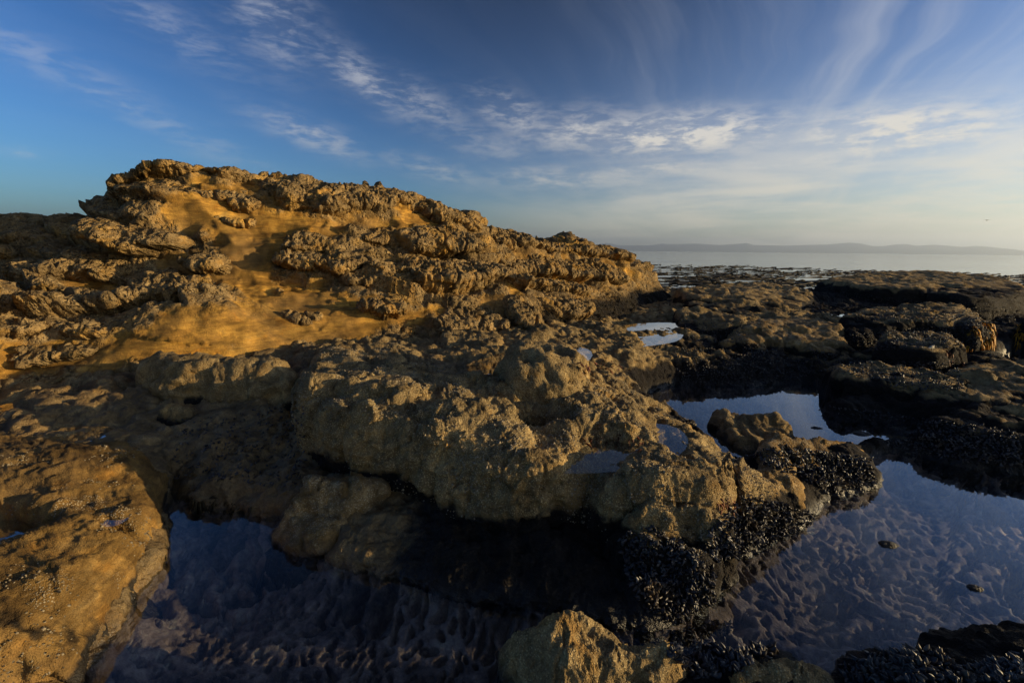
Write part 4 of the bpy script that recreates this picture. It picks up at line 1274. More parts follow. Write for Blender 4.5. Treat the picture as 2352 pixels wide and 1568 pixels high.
     [(1200, 860, .66), (1240, 838, .72), (1290, 855, .70), (1250, 890, .64), (1300, 900, .58)], dict(w=.14, seed=32, lump=(.05, 5), mid=(.03, 10), pits=(.012, 16), scal=(.06, 5), lvl=.0, rows=110, step=.015, warp=.07, barn=.9, zb=.2),
     'pale upright knob behind the deep pocket of the boulder'),
    ('rock', [(990, 800, .42), (1010, 780, .44), (1080, 770, .44), (1150, 780, .42), (1170, 810, .4), (1100, 830, .4), (1020, 825, .4)],
     [(1030, 790, .5), (1100, 782, .52), (1150, 800, .48)], dict(w=.16, seed=33, lump=(.05, 4), lvl=0.3, rows=90),
     'rough little hummock at the foot of the ridge behind the boulder'),
    ('rock', [(690, 850, .42), (720, 815, .44), (800, 805, .44), (870, 812, .42), (860, 840, .4), (780, 860, .4)],
     [(730, 825, .5), (800, 815, .52), (840, 825, .5)], dict(w=.2, seed=34, lump=(.04, 4), lvl=0.35, rows=90),
     'shadowed grey hummock between the pale block and the boulder'),
]
BY_SEED = {}
for (nm, out, top, kw, lab) in ROCKS:
    o = mesa(nm, W2(out), plane_top(top), **kw)
    BY_SEED[kw['seed']] = o
    tag(o, lab, 'rock')
print('rocks', time.time() - T0)


# ------------------------------------------------------------------ water
def flat_sheet(name, poly, z, mat, label):
    import bmesh
    bm = bmesh.new()
    p_ = np.asarray(poly)
    if np.sum(p_[:, 0] * np.roll(p_[:, 1], -1) - np.roll(p_[:, 0], -1) * p_[:, 1]) < 0:
        poly = p_[::-1]
    vs = [bm.verts.new((p[0], p[1], z)) for p in poly]
    f = bm.faces.new(vs)
    bmesh.ops.triangulate(bm, faces=[f])
    me = bpy.data.meshes.new(name)
    bm.to_mesh(me)
    bm.free()
    me.materials.append(mat)
    o = bpy.data.objects.new(name, me)
    COL.objects.link(o)
    tag(o, label, None, None, 'structure')
    return o


def expand(poly, d):
    p = np.asarray(poly)
    t = np.roll(p, -1, 0) - np.roll(p, 1, 0)
    n = np.c_[t[:, 1], -t[:, 0]]
    n /= np.linalg.norm(n, axis=1, keepdims=True) + 1e-9
    A = 0.5 * np.sum(p[:, 0] * np.roll(p[:, 1], -1) - np.roll(p[:, 0], -1) * p[:, 1])
    return p + n * d * (1 if A > 0 else -1)


flat_sheet('pool_water', expand(POOL_MAIN, 0.2), 0.0, M_POOL, 'dark still water of the large foreground tide pools')
flat_sheet('pool_water', expand(POOL_MID, 0.12), 0.01, M_POOL, 'sky-blue water of the middle tide pool')


# the sea reaches the horizon
rr = np.r_[np.geomspace(8, 400, 60), np.geomspace(500, 90000, 30)]
aa = np.radians(np.linspace(-100, 100, 121))
Xs, Ys = np.sin(aa)[:, None] * rr, np.cos(aa)[:, None] * rr
sea = mesh_obj('sea', np.stack([Xs, Ys, np.full_like(Xs, SEA_Z)], -1).reshape(-1, 3), grid_faces(*Xs.shape), M_SEA)
tag(sea, 'calm pale sea reaching to the horizon', None, None, 'structure')
flat_sheet('inlet_water', expand(INLET, 0.3), -0.28, M_POOL, 'rippled water of the narrow inlet')

# ------------------------------------------------------------------ far hills across the strait
def build_hills():
    prof = [(130, 205), (180, 200), (240, 212), (400, 212), (470, 202), (490, 206), (560, 205), (640, 202), (760, 210), (860, 204), (905, 199), (940, 210), (1100, 213), (1200, 210), (1330, 207), (1440, 197), (1500, 202), (1560, 215),
            (1620, 216), (1680, 207), (1740, 205), (1790, 214), (1880, 208), (1950, 213), (2030, 220), (2100, 214), (2170, 219), (2240, 227), (2300, 232), (2352, 240), (2450, 246), (2600, 242), (2800, 250)]
    Dm = 24000.0
    pts = []
    for cx, cy in prof:
        d = ray(np.array([(1400 + cx / 2.138) * .9408]), np.array([(500 + cy / 2.138) * .9408]))[0]
        t = Dm / math.hypot(d[0], d[1])
        pts.append((math.atan2(d[0], d[1]), CAMZ + d[2] * t))
    pts = np.array(pts)
    az = np.linspace(-0.35, pts[-1, 0], 420)
    top = np.interp(az, pts[:, 0], pts[:, 1])
    left = az < pts[0, 0]
    top = np.where(left, pts[0, 1] * (0.75 + 0.25 * np.cos(az * 23)), top)
    v = np.linspace(-1, 1, 25)
    A, V = np.meshgrid(az, v, indexing='ij')
    R = Dm + V * 2600
    sh = np.clip(1 - np.abs(V), 0, 1) ** 0.8
    q = np.stack([A.ravel() * 60, V.ravel() * 2.0, 0 * A.ravel()], 1)
    n = fbm(q, 4).reshape(A.shape)
    Z = np.maximum(top, 60)[:, None] * sh * (1 + 0.5 * n * np.abs(V) ** .5 * (1 - np.abs(V) ** 6)) - 30 * (1 - sh)
    P = np.stack([np.sin(A) * R, np.cos(A) * R, Z], -1).reshape(-1, 3)
    m = plain_material('forested far hills', (0.06, 0.07, 0.05), (0.10, 0.10, 0.08), 0.002, 0.95, 0, 0.1)
    o = mesh_obj('hills', P, grid_faces(*A.shape), m)
    tag(o, 'low blue mountain range fading in the haze beyond the sea', None, None, 'structure')


build_hills()

bpy.context.view_layer.update()
DG = bpy.context.evaluated_depsgraph_get()
WATER = ('pool_water', 'inlet_water', 'sea')


def cast(px, py):
    d = ray(np.array([px]), np.array([py]))[0]
    o = Vector((0, 0, CAMZ))
    dv = Vector(d)
    for _ in range(4):
        ok, loc, nor, fi, ob, mt = SC.ray_cast(DG, o, dv)
        if not ok:
            return None
        if ob.name.split('.')[0] in WATER:
            o = loc + dv * 1e-3
            continue
        if nor.dot(dv) > 0:
            nor = -nor
        return loc, nor, ob
    return None


def pts_in(poly, n, r):
    poly = np.array(poly, float)
    lo, hi = poly.min(0), poly.max(0)
    out = []
    while len(out) < n:
        q = lo + r.random((n * 3, 2)) * (hi - lo)
        k = poly_sdf(q[:, 0], q[:, 1], poly) > 0
        out.extend(q[k].tolist())
    return out[:n]


def puddle(pts, z0, pct, label):
    q = pts_in(pts, 90, np.random.default_rng(5))
    hs = [h[0].z for h in (cast(a, b) for a, b in q) if h is not None and abs(h[0].z - z0) < 0.3]
    if len(hs) < 10:
        print('no puddle', label)
        return
    z = float(np.percentile(hs, pct))
    c = np.mean(pts, axis=0)
    pts = c + (np.array(pts, float) - c) * 1.25
    flat_sheet('pool_water', smooth_poly(W2([(a, b, z) for a, b in pts]), 4), z, M_POOL, label)


puddle([(1415, 790), (1425, 758), (1470, 748), (1540, 748), (1548, 776), (1480, 790)], .19, 42, 'small bright pool behind the tan strip')
puddle([(1885, 706), (1940, 700), (2005, 712), (1998, 728), (1930, 724)], .36, 40, 'bright sliver of pool below the flat outcrop')
puddle([(212, 1204), (230, 1182), (285, 1172), (292, 1184), (265, 1203)], .25, 35, 'little puddle in a slot of the ochre shelf')
puddle([(-120, 1255), (-100, 1170), (30, 1180), (80, 1200), (30, 1245)], .26, 35, 'puddle in the hollow at the left edge')
puddle([(1100, 835), (1160, 815), (1230, 798), (1320, 806), (1315, 832), (1200, 848), (1120, 852)], .43, 30, 'shallow puddles on the rock behind the knob')
puddle([(1200, 1060), (1230, 1000), (1350, 980), (1500, 985), (1540, 1020), (1480, 1060), (1330, 1075)], .40, 30, 'shallow puddle on top of the boulder')
puddle([(-80, 960), (40, 925), (150, 905), (180, 915), (90, 945), (-80, 985)], .28, 30, 'thin wet strip along the back of the ochre shelf')
puddle([(40, 1010), (120, 990), (220, 985), (230, 1000), (120, 1030), (50, 1035)], .28, 25, 'second wet strip on the shaded part of the ochre shelf')

# ------------------------------------------------------------------ mussels
def shell(nu, nv):
    """a closed mussel shell: pointed beak at one end, broad rounded lip at the other; length 1 along +Z"""
    V, F = [], []
    for i in range(nu + 1):
        t = i / nu
        w = 0.30 * math.sin(math.pi * min(1, t ** 0.72)) ** 0.8 if 0 < t < 1 else 0
        th = 0.55 * w
        bend = 0.12 * math.sin(math.pi * t)
        for j in range(nv):
            a = 2 * math.pi * j / nv
            cx = math.copysign(abs(math.cos(a)) ** 0.8, math.cos(a))
            V.append((w * cx + bend, th * math.sin(a), t - 0.15))
    for i in range(nu):
        for j in range(nv):
            k = (j + 1) % nv
            F.append((i * nv + j, i * nv + k, (i + 1) * nv + k, (i + 1) * nv + j))
    return np.array(V), np.array(F)


def mussel_material():
    m, t = new_mat('blue-black mussel shell')
    pos = t.n('ShaderNodeNewGeometry').outputs['Position']
    n = t.noise(pos, 26.0, 3, 0.6)
    n2 = t.noise(pos, 9.0, 2, 0.5)
    c = t.ramp(n, [(0.34, (0.010, 0.010, 0.012)), (0.50, (0.024, 0.023, 0.027)), (0.62, (0.065, 0.06, 0.06)), (0.76, (0.26, 0.235, 0.20))])
    c = t.mix(t.rng(n2, 0.55, 0.72, 0, 0.6), c, rgb(0.13, 0.085, 0.036))
    p = t.n('ShaderNodeBsdfPrincipled', None, i0=c, Roughness=0.5)
    o = t.n('ShaderNodeOutputMaterial')
    t.t.links.new(p.outputs[0], o.inputs[0])
    return m


M_MUS = mussel_material()


def frame(nor, r, tilt):
    z = np.array(nor) + tilt * r.normal(size=3)
    z /= np.linalg.norm(z)
    a = r.normal(size=3)
    x = np.cross(a, z)
    x /= np.linalg.norm(x)
    y = np.cross(z, x)
    return np.stack([x, y, z], 1)


def scatter_mesh(name, items, V, F, mat, parent=None):
    """items: (loc, 3x3, scale) -> one mesh"""
    n, k = len(items), len(V)
    P = np.empty((n, k, 3), np.float32)
    for i, (l, R, sc) in enumerate(items):
        P[i] = np.array(l) + (V * sc) @ R.T
    FF = (F[None] + (np.arange(n) * k)[:, None, None]).reshape(-1, F.shape[1])
    return mesh_obj(name, P.reshape(-1, 3), FF, mat, parent)


r = np.random.default_rng(21)
ZN = [
    ([(1425, 1230), (1500, 1205), (1560, 1240), (1640, 1310), (1640, 1380), (1560, 1430), (1480, 1400), (1440, 1320)], 330, 'dark mussel in the clump on the low right corner of the boulder'),
    ([(1640, 1210), (1700, 1140), (1780, 1150), (1865, 1180), (1870, 1200), (1760, 1255), (1650, 1290), (1610, 1260)], 330, 'dark mussel in the bed below the lit right flank of the boulder'),
    ([(1540, 1450), (1640, 1425), (1740, 1440), (1790, 1490), (1700, 1540), (1600, 1560), (1530, 1500)], 260, 'mussel in the half-submerged clump between the two bottom rocks'),
    ([(1930, 1535), (2060, 1480), (2160, 1500), (2220, 1540), (2352, 1500), (2352, 1568), (1950, 1568)], 330, 'black mussel in the clump at the bottom right corner'),
    ([(1700, 1045), (1800, 1025), (1900, 1040), (2000, 1050), (2012, 1112), (1900, 1135), (1860, 1105), (1760, 1070)], 300, 'dark mussel on the orange spur between the two pools'),
]
FAR = [([(1540, 800), (1760, 790), (1900, 850), (1760, 890), (1560, 880)], 700), ([(1930, 770), (2280, 735), (2260, 800), (2100, 800), (1950, 810)], 800), ([(1900, 930), (2120, 960), (2340, 990), (2352, 1075), (2060, 1040)], 700),
       ([(1960, 705), (2340, 705), (2330, 740), (1960, 740)], 500), ([(2020, 830), (2200, 830), (2215, 895), (2050, 895)], 300), ([(1540, 730), (1720, 735), (1720, 790), (1560, 780)], 250), ([(400, 960), (700, 930), (700, 1120), (400, 1100)], 260), ([(1900, 665), (2100, 690), (2300, 700), (1900, 705)], 300),
       ([(1840, 795), (2000, 830), (2060, 880), (1900, 850)], 250)]
near, farm = [], []
for poly, n, lab in ZN:
    for (a, b) in pts_in(poly, int(n * 2.4), r):
        h = cast(a, b)
        if h is None or h[0].z < -0.12 or h[1].z > 0.97 and False:
            continue
        near.append((np.array(h[0]), frame(h[1], r, 0.5), r.uniform(0.018, 0.038), lab, np.linalg.norm(np.array(h[0]) - (0, 0, CAMZ))))
for poly, n in FAR:
    for (a, b) in pts_in(poly, int(n * 1.8), r):
        h = cast(a, b)
        if h is None or h[0].z < -0.05 or h[0].y > 16:
            continue
        farm.append((np.array(h[0]), frame(h[1], r, 1.0), r.uniform(0.014, 0.034)))
near.sort(key=lambda q: -(q[2] / q[4]) if q[3] else 9)
SV, SF = shell(7, 8)
LV, LF = shell(3, 5)
proto = mesh_obj('mussel', SV, SF, M_MUS).data
bpy.data.objects.remove(bpy.data.objects['mussel'])
for (l, R, sc, lab, _) in near[:300]:
    o = bpy.data.objects.new('mussel', proto)
    M4 = Matrix(R.tolist()).to_4x4() @ Matrix.Scale(sc, 4)
    M4.translation = Vector(l)
    o.matrix_world = M4
    COL.objects.link(o)
    tag(o, lab, 'mussel', lab.replace('dark mussel', 'mussels').replace('black mussel', 'mussels').replace('mussel in', 'mussels in', 1) if 'mussels' not in lab else lab)
rest = [q[:3] for q in near[300:]]
mb = scatter_mesh('mussel_bed', rest + farm, LV, LF, M_MUS)
tag(mb, 'dark crust of countless mussels over the lower rocks', 'mussel bed', None, 'stuff')
print('mussels', len(near), len(farm), time.time() - T0)


# ------------------------------------------------------------------ barnacles: too many to count
def barnacles(ob, n, zlo, zhi, smin, smax, seed, thr=0.0):
    me = ob.data
    rr_ = np.random.default_rng(seed)
    co = np.empty(len(me.vertices) * 3, np.float32)
    me.vertices.foreach_get('co', co)
    co = co.reshape(-1, 3)
    no = np.empty(len(me.vertices) * 3, np.float32)
    me.vertex_normals.foreach_get('vector', no)
    no = no.reshape(-1, 3)
    fv = np.empty(len(me.loops), np.int32)
    me.loops.foreach_get('vertex_index', fv)
    fv = fv.reshape(-1, 4)
    ar = np.linalg.norm(np.cross(co[fv[:, 1]] - co[fv[:, 0]], co[fv[:, 3]] - co[fv[:, 0]]), axis=1)
    c = co[fv].mean(1)
    near_ = np.linalg.norm(c - (0, 0, CAMZ), axis=1)
    w = ar * (c[:, 2] > zlo) * (c[:, 2] < zhi) * sstep(thr - 0.1, thr + 0.25, fbm(c * 3.1 + seed, 3)) * (near_ < 6.5)
    pick = rr_.choice(len(c), n, p=w / w.sum())
    a, b = rr_.random((n, 1)), rr_.random((n, 1))
    f = fv[pick]
    P = co[f[:, 0]] * (1 - a) * (1 - b) + co[f[:, 1]] * a * (1 - b) + co[f[:, 2]] * a * b + co[f[:, 3]] * (1 - a) * b
    N = no[f[:, 0]]
    S = rr_.uniform(smin, smax, n) * (0.6 + 0.8 * rr_.random(n) ** 3)
    k = 5
    t = np.cross(N, rr_.normal(size=(n, 3)))
    t /= np.linalg.norm(t, axis=1, keepdims=True)
    u = np.cross(N, t)
    V = np.empty((n, 2 * k, 3), np.float32)
    for j in range(k):
        an = 2 * math.pi * j / k
        dr = t * math.cos(an) + u * math.sin(an)
        V[:, j] = P + dr * S[:, None] - N * 0.002
        V[:, k + j] = P + dr * S[:, None] * 0.45 + N * S[:, None] * 0.8
    F = []
    for j in range(k):
        F.append((j, (j + 1) % k, k + (j + 1) % k, k + j))
    F = np.array(F)
    FF = (F[None] + (np.arange(n) * 2 * k)[:, None, None]).reshape(-1, 4)
    o = mesh_obj('barnacles', V.reshape(-1, 3), FF, M_BARN, ob, smooth=False)
    tag(o, None, None, None, 'stuff')


M_BARN = plain_material('pale barnacle shell', (0.16, 0.125, 0.075), (0.36, 0.30, 0.20), 40.0, 0.8)
barnacles(bld, 16000, 0.12, 0.9, 0.0035, 0.0075, 1)
barnacles(shelf, 5000, 0.10, 0.6, 0.003, 0.007, 2, 0.15)
print('barnacles', time.time() - T0)


# ------------------------------------------------------------------ seaweed
def weed_material(name, c1, c2, trans=0.35):
    m, t = new_mat(name)
    pos = t.n('ShaderNodeNewGeometry').outputs['Position']
    n = t.noise(pos, 18.0, 3, 0.6)
    c = t.mix(t.rng(n, 0.38, 0.64), rgb(*c1), rgb(*c2))
    p = t.n('ShaderNodeBsdfPrincipled', None, i0=c, Roughness=0.6)
    p.inputs['Specular IOR Level'].default_value = 0.25
    tl = t.n('ShaderNodeBsdfTranslucent', None, Color=c)
    mx = t.n('ShaderNodeMixShader', None, i0=trans, i1=p.outputs[0], i2=tl.outputs[0])
    o = t.n('ShaderNodeOutputMaterial')
    t.t.links.new(mx.outputs[0], o.inputs[0])
    return m


M_GOLD = weed_material('golden rockweed', (0.38, 0.16, 0.010), (0.72, 0.38, 0.02))
M_RED = weed_material('red-brown algae', (0.07, 0.018, 0.008), (0.20, 0.06, 0.02), 0.2)
M_OLIVE = weed_material('brown kelp', (0.022, 0.016, 0.007), (0.06, 0.042, 0.015), 0.1)


def frond(base, out, length, width, r, droop=1.0, seg=7):
    """a strap blade with thickness that leaves the rock and hangs"""
    V, F = [], []
    p = np.array(base, float)
    d = np.array(out, float)
    side = np.cross(d, [0, 0, 1.0]) + 0.3 * r.normal(size=3)
    side /= np.linalg.norm(side) + 1e-9
    for i in range(seg + 1):
        t = i / seg
        w = width * (0.35 + 0.65 * math.sin(math.pi * min(1, 0.15 + 0.85 * t) ** 0.8)) * (1 - 0.6 * t ** 3)
        nn = np.cross(side, d)
        nn /= np.linalg.norm(nn) + 1e-9
        th = 0.12 * w
        wob = 0.25 * w * math.sin(7 * t + r.random() * 2)
        for a, b in ((-1, 0), (0, 1), (1, 0), (0, -1)):
            V.append(p + side * (a * w) + nn * (b * th + wob))
        d = d + np.array([0, 0, -0.55 * droop]) + 0.12 * r.normal(size=3)
        d /= np.linalg.norm(d)
        p = p + d * length / seg
    for i in range(seg):
        for j in range(4):
            k = (j + 1) % 4
            F.append((i * 4 + j, i * 4 + k, (i + 1) * 4 + k, (i + 1) * 4 + j))
    return V, F


def weed(name, spots, n, length, width, mat, label, cat, seed, droop=1.0, group=None):
    r = np.random.default_rng(seed)
    V, F = [], []
    for _ in range(n):
        a, b = pts_in(spots, 1, r)[0]
        h = cast(a, b)
        if h is None or h[0].z < -0.45:
            continue
        o = np.array(h[1]) + 0.5 * r.normal(size=3)
        v, f = frond(np.array(h[0]) - 0.01 * np.array(h[1]), o / np.linalg.norm(o), length * r.uniform(.5, 1.3), width * r.uniform(.6, 1.4), r, droop)
        k = len(V)
        V += v
        F += [tuple(x + k for x in q) for q in f]
    if not V:
        print('no seaweed', label)
        return
    o = mesh_obj(name, np.array(V), np.array(F), mat)
    tag(o, label, cat, group, 'stuff')


def weed_wall(ob, n, length, width, mat, label, seed, area):
    """fronds hanging from the side of a rock that looks towards the open right"""
    r = np.random.default_rng(seed)
    me = ob.data
    co = np.empty(len(me.vertices) * 3, np.float32)
    me.vertices.foreach_get('co', co)
    no = np.empty(len(me.vertices) * 3, np.float32)
    me.vertex_normals.foreach_get('vector', no)
    co, no = co.reshape(-1, 3), no.reshape(-1, 3)
    ix, iy = to_picture(co)
    front = ((np.array([0, 0, CAMZ]) - co) * no).sum(1) > 0
    w = (poly_sdf(ix, iy, np.array(area, float)) > 0) * front * (no[:, 2] < 0.85) * sstep(-0.15, 0.2, fbm(co * 4 + seed, 2))
    if w.sum() <= 0:
        print('no wall for', label)
        return
    pick = r.choice(len(co), n, p=w / w.sum())
    V, F = [], []
    for i in pick:
        o = no[i] + 0.4 * r.normal(size=3)
        v, f = frond(co[i] - 0.01 * no[i], o / np.linalg.norm(o), length * r.uniform(.5, 1.4), width * r.uniform(.6, 1.5), r, 1.6)
        k = len(V)
        V += v
        F += [tuple(x + k for x in q) for q in f]
    o = mesh_obj('seaweed', np.array(V), np.array(F), mat)
    tag(o, label, 'seaweed', None, 'stuff')


weed_wall(BY_SEED[25], 620, 0.14, 0.012, M_GOLD, 'bright golden seaweed hanging down the wall above the inlet', 41, [(2215, 770), (2250, 735), (2330, 730), (2325, 800), (2300, 868), (2190, 868), (2200, 805)])
weed_wall(BY_SEED[24], 200, 0.09, 0.010, M_RED, 'reddish seaweed on the end of the dark block', 42, [(2130, 820), (2175, 800), (2215, 830), (2215, 885), (2150, 890)])
weed('seaweed', [(2332, 745), (2350, 740), (2350, 775), (2335, 800)], 70, 0.11, 0.008, M_GOLD, 'golden seaweed strand on the black wall at the right edge', 'seaweed', 32)
weed('seaweed', [(1330, 1000), (1480, 1000), (1500, 1035), (1400, 1045), (1320, 1030)], 90, 0.05, 0.006, M_RED, 'red-brown algae tufts in the puddle on the boulder', 'seaweed', 34, 0.6)
weed('seaweed', [(1310, 835), (1420, 825), (1440, 850), (1330, 855)], 90, 0.07, 0.008, M_RED, 'rusty algae beside the puddles behind the knob', 'seaweed', 35, 0.6)
weed('seaweed', [(1640, 1140), (1690, 1130), (1700, 1170), (1650, 1180)], 60, 0.05, 0.006, M_RED, 'rusty fringe of algae under the lit right flank of the boulder', 'seaweed', 36)
weed('seaweed', [(440, 1140), (560, 1150), (600, 1185), (450, 1180)], 70, 0.07, 0.010, M_OLIVE, 'brown weed trailing along the far edge of the left pool', 'seaweed', 37)
weed('seaweed', [(350, 1215), (390, 1220), (380, 1300), (330, 1310)], 60, 0.05, 0.008, M_OLIVE, 'brown weed fringing the edge of the ochre shelf', 'seaweed', 38, 2.2)


# ------------------------------------------------------------------ kelp bed on the sea
def kelp_mesh(name, seed, L):
    r = np.random.default_rng(seed)
    V, F = [], []
    nseg, nv = 12, 5
    y = 0.0
    ph = r.random(3) * 6
    for i in range(nseg + 1):
        t = i / nseg
        x = (t - 0.5) * L
        y = 0.10 * L * math.sin(2.2 * t + ph[0]) * 0.4 + 0.05 * math.sin(9 * t + ph[1])
        z = 0.012 + 0.02 * math.sin(7 * t + ph[2])
        rad = 0.05 * (0.5 + 0.5 * math.sin(math.pi * t)) + 0.012
        if i >= nseg - 2:
            rad = 0.10 if i == nseg - 1 else 0.05
            z += 0.07
        for j in range(nv):
            a = 2 * math.pi * j / nv
            V.append((x, y + 1.6 * rad * math.cos(a), z + 0.75 * rad * math.sin(a)))
    for i in range(nseg):
        for j in range(nv):
            k = (j + 1) % nv
            F.append((i * nv + j, i * nv + k, (i + 1) * nv + k, (i + 1) * nv + j))
    return np.array(V), np.array(F)


KM = [kelp_mesh('kelp_strand', 50 + i, L) for i, L in enumerate((1.2, 1.8, 2.6, 3.4))]
kr = np.random.default_rng(77)
KP = []
poly = [(1470, 607), (1700, 611), (2000, 622), (2420, 634), (2420, 690), (2200, 668), (1900, 675), (1860, 690), (1700, 672), (1560, 690), (1500, 660)]
for (a, b) in pts_in(poly, 900, kr):
    # denser in the outer band, loose towards the rocks
    if kr.random() > 0.25 + 0.75 * sstep(672, 622, np.array(b)) :
        continue
    p = at_z(a, b, SEA_Z)
    clump = fbm(np.array([[p[0] * 0.11, p[1] * 0.07, 3.0]]), 3)[0]
    if clump < -0.12 and kr.random() < 0.8:
        continue
    KP.append((p, kr.integers(0, 4), kr.normal(0.10, 0.16)))
KP.sort(key=lambda q: np.linalg.norm(q[0]) / (1.2, 1.8, 2.6, 3.4)[q[1]])
kd = [mesh_obj('kelp_strand', v, f, M_OLIVE) for v, f in KM]
kdata = [o.data for o in kd]
for o in kd:
    bpy.data.objects.remove(o)
items = []
for i, (p, k, ang) in enumerate(KP):
    if i < 300:
        o = bpy.data.objects.new('kelp_strand', kdata[k])
        o.location = p
        o.rotation_euler = (0, 0, ang)
        COL.objects.link(o)
        tag(o, 'dark kelp strand afloat in the bed beyond the rocks', 'kelp', 'kelp strands floating offshore')
    else:
        c_, s_ = math.cos(ang), math.sin(ang)
        items.append((p, k, np.array([[c_, -s_, 0], [s_, c_, 0], [0, 0, 1.0]])))
VV, FF, off = [], [], 0
for p, k, R in items:
    v, f = KM[k]
    VV.append(v @ R.T + p)
    FF.append(f + off)
    off += len(v)
# small floating tips and bulbs in between
if VV:
    kb = mesh_obj('kelp_bed', np.concatenate(VV), np.concatenate(FF), M_OLIVE)
    tag(kb, 'outer kelp bed massed on the sea surface', 'kelp bed', None, 'stuff')
print('kelp', len(KP), time.time() - T0)


# ------------------------------------------------------------------ birds
def bird(name, loc, heading, size, flying, label, c1, c2):
    V, F = [], []
    nseg, nv = 12, 8
    for i in range(nseg + 1):
        t = i / nseg
        x = (t - 0.5) * 1.0
        if t < 0.68:
            rad = 0.17 * math.sin(math.pi * (0.06 + 0.94 * t / 0.68) * 0.92 + 0.02) ** 0.9
            z = 0
        else:
            rad = 0.095 * math.sin(math.pi * min(1, 0.28 + 0.7 * (t - 0.68) / 0.26)) if t < 0.94 else 0.012
            z = 0.10
        rad = max(rad, 0.012)
        for j in range(nv):
            a = 2 * math.pi * j / nv
            V.append((x, rad * math.cos(a), z + rad * math.sin(a)))
    for i in range(nseg):
        for j in range(nv):
            k = (j + 1) % nv
            F.append((i * nv + j, i * nv + k, (i + 1) * nv + k, (i + 1) * nv + j))
    m = plain_material(name + ' plumage', c1, c2, 6.0, 0.8)
    o = mesh_obj(name, np.array(V) * size, np.array(F), m)
    o.location = loc
    o.rotation_euler = (0, 0, heading)
    tag(o, label, 'bird')

    def part(nm, rows):
        """rows of (x, y, z, half thickness) pairs -> thin closed strip"""
        v, f = [], []
        for (xa, ya, za, xb, yb, zb, th) in rows:
            v += [(xa, ya, za - th), (xa, ya, za + th), (xb, yb, zb + th), (xb, yb, zb - th)]
        n = len(rows)
        for i in range(n - 1):
            for j in range(4):
                k = (j + 1) % 4
                f.append((i * 4 + j, i * 4 + k, (i + 1) * 4 + k, (i + 1) * 4 + j))
        f += [(0, 1, 2, 3), tuple(range(4 * n - 1, 4 * n - 5, -1))]
        mesh_obj(nm, np.array(v) * size, np.array(f), m, o)
    part('tail', [(-0.45, -0.05, 0, -0.45, 0.05, 0, .015), (-0.72, -0.09, -0.03, -0.72, 0.09, -0.03, .008)])
    part('beak', [(0.44, -0.02, 0.11, 0.44, 0.02, 0.11, .02), (0.62, -0.005, 0.09, 0.62, 0.005, 0.09, .005)])
    if flying:
        for sgn in (-1, 1):
            part('wing', [(0.18, sgn * 0.08, 0.08, -0.14, sgn * 0.08, 0.08, .02), (0.24, sgn * 0.5, 0.26, -0.1, sgn * 0.5, 0.24, .012), (0.1, sgn * 0.95, 0.12, -0.1, sgn * 0.95, 0.10, .006)])
    else:
        for sgn in (-1, 1):
            part('leg', [(0.0, sgn * 0.06, -0.1, 0.03, sgn * 0.06, -0.1, .012), (0.02, sgn * 0.06, -0.36, 0.05, sgn * 0.06, -0.36, .010)])
            part('wing', [(0.16, sgn * 0.15, 0.05, -0.05, sgn * 0.16, -0.05, .02), (-0.2, sgn * 0.13, 0.04, -0.3, sgn * 0.12, -0.03, .015), (-0.52, sgn * 0.04, 0.03, -0.55, sgn * 0.03, 0.0, .008)])
    return o


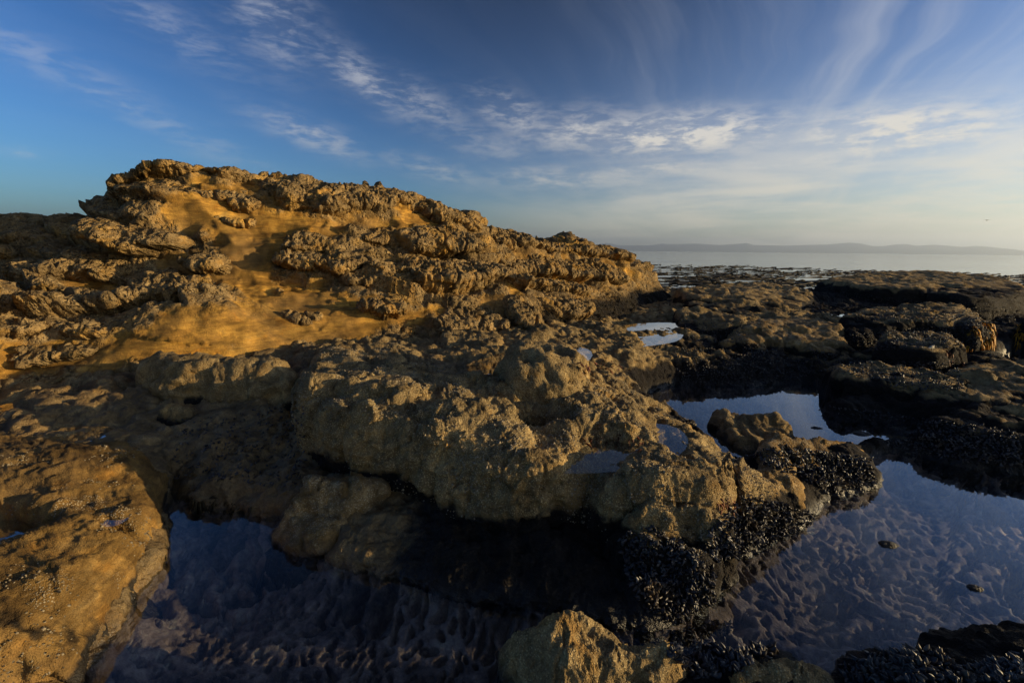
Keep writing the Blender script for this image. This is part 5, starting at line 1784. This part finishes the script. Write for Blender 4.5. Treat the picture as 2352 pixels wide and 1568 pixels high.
bp = at_y(2267, 506, 60.0)
bird('bird', bp, 0.5, 0.34, True, 'small dark bird flying above the sea horizon', (0.02, 0.02, 0.018), (0.05, 0.05, 0.045))
for (a, b, hd, sz, lab, c1_, c2_) in [(1331, 560, 2.6, 0.22, 'little dark bird perched on the far end of the ridge crest', (0.03, 0.028, 0.022), (0.06, 0.055, 0.045)),
                                      (2139, 806, 0.6, 0.13, 'tiny pale shorebird on the dark block by the seaweed wall', (0.30, 0.27, 0.2), (0.5, 0.46, 0.36))]:
    h = None
    for dy in range(0, 60, 2):
        h = cast(a, b + dy)
        if h is not None and h[0].y < 17:
            break
    bird('bird', Vector(h[0]) + Vector((0, 0, 0.34 * sz)), hd, sz, False, lab, c1_, c2_)

# ------------------------------------------------------------------ stones in the pools
for i, (a, b, sz, lab) in enumerate([(1875, 985, .045, 'small dark stone breaking the surface of the middle pool, upper of two'), (1978, 998, .06, 'flat dark stone breaking the surface of the middle pool'), (2040, 1250, .034, 'dark flat stone awash in the middle of the large right pool'), (2240, 1350, .024, 'small dark stone awash near the right edge')]):
    c = at_z(a, b, 0.0)
    V, F = [], []
    rs = np.random.default_rng(90 + i)
    nu, nv = 10, 16
    for u in range(nu + 1):
        th = math.pi * u / nu
        for v in range(nv):
            ph = 2 * math.pi * v / nv
            V.append((math.sin(th) * math.cos(ph), math.sin(th) * math.sin(ph), math.cos(th)))
    V = np.array(V)
    V = V * (1 + 0.35 * fbm(V * 1.7 + i * 9, 4))[:, None] * np.array([sz * 1.5, sz, sz * 0.6])
    for u in range(nu):
        for v in range(nv):
            k = (v + 1) % nv
            F.append((u * nv + v, (u + 1) * nv + v, (u + 1) * nv + k, u * nv + k))
    V = V + c - np.array([0, 0, sz * 0.15])
    o = mesh_obj('stone', V, np.array(F), M_FLAT, masks=np.tile([0.8, 0.9, 0.1, 0.5], (len(V), 1)))
    tag(o, lab, 'stone')

# ------------------------------------------------------------------ sea air
if HAZE:
    m, t = new_mat('sea haze')
    vol = t.n('ShaderNodeVolumePrincipled', None, Color=rgb(0.66, 0.80, 1.0), Density=HAZE, Anisotropy=0.6)
    o_ = t.n('ShaderNodeOutputMaterial')
    t.t.links.new(vol.outputs[0], o_.inputs['Volume'])
    hx = 30000.0
    z0, z1 = -4.0, 720.0
    V = [(x, y, z) for x in (-hx, hx) for y in (-2000, 30000.0) for z in (z0, z1)]
    F = [(0, 1, 3, 2), (4, 6, 7, 5), (0, 4, 5, 1), (2, 3, 7, 6), (0, 2, 6, 4), (1, 5, 7, 3)]
    o = mesh_obj('haze', np.array(V), np.array(F), m, smooth=False)
    tag(o, 'pale sea haze over the strait', 'haze', None, 'stuff')
print('done', time.time() - T0)
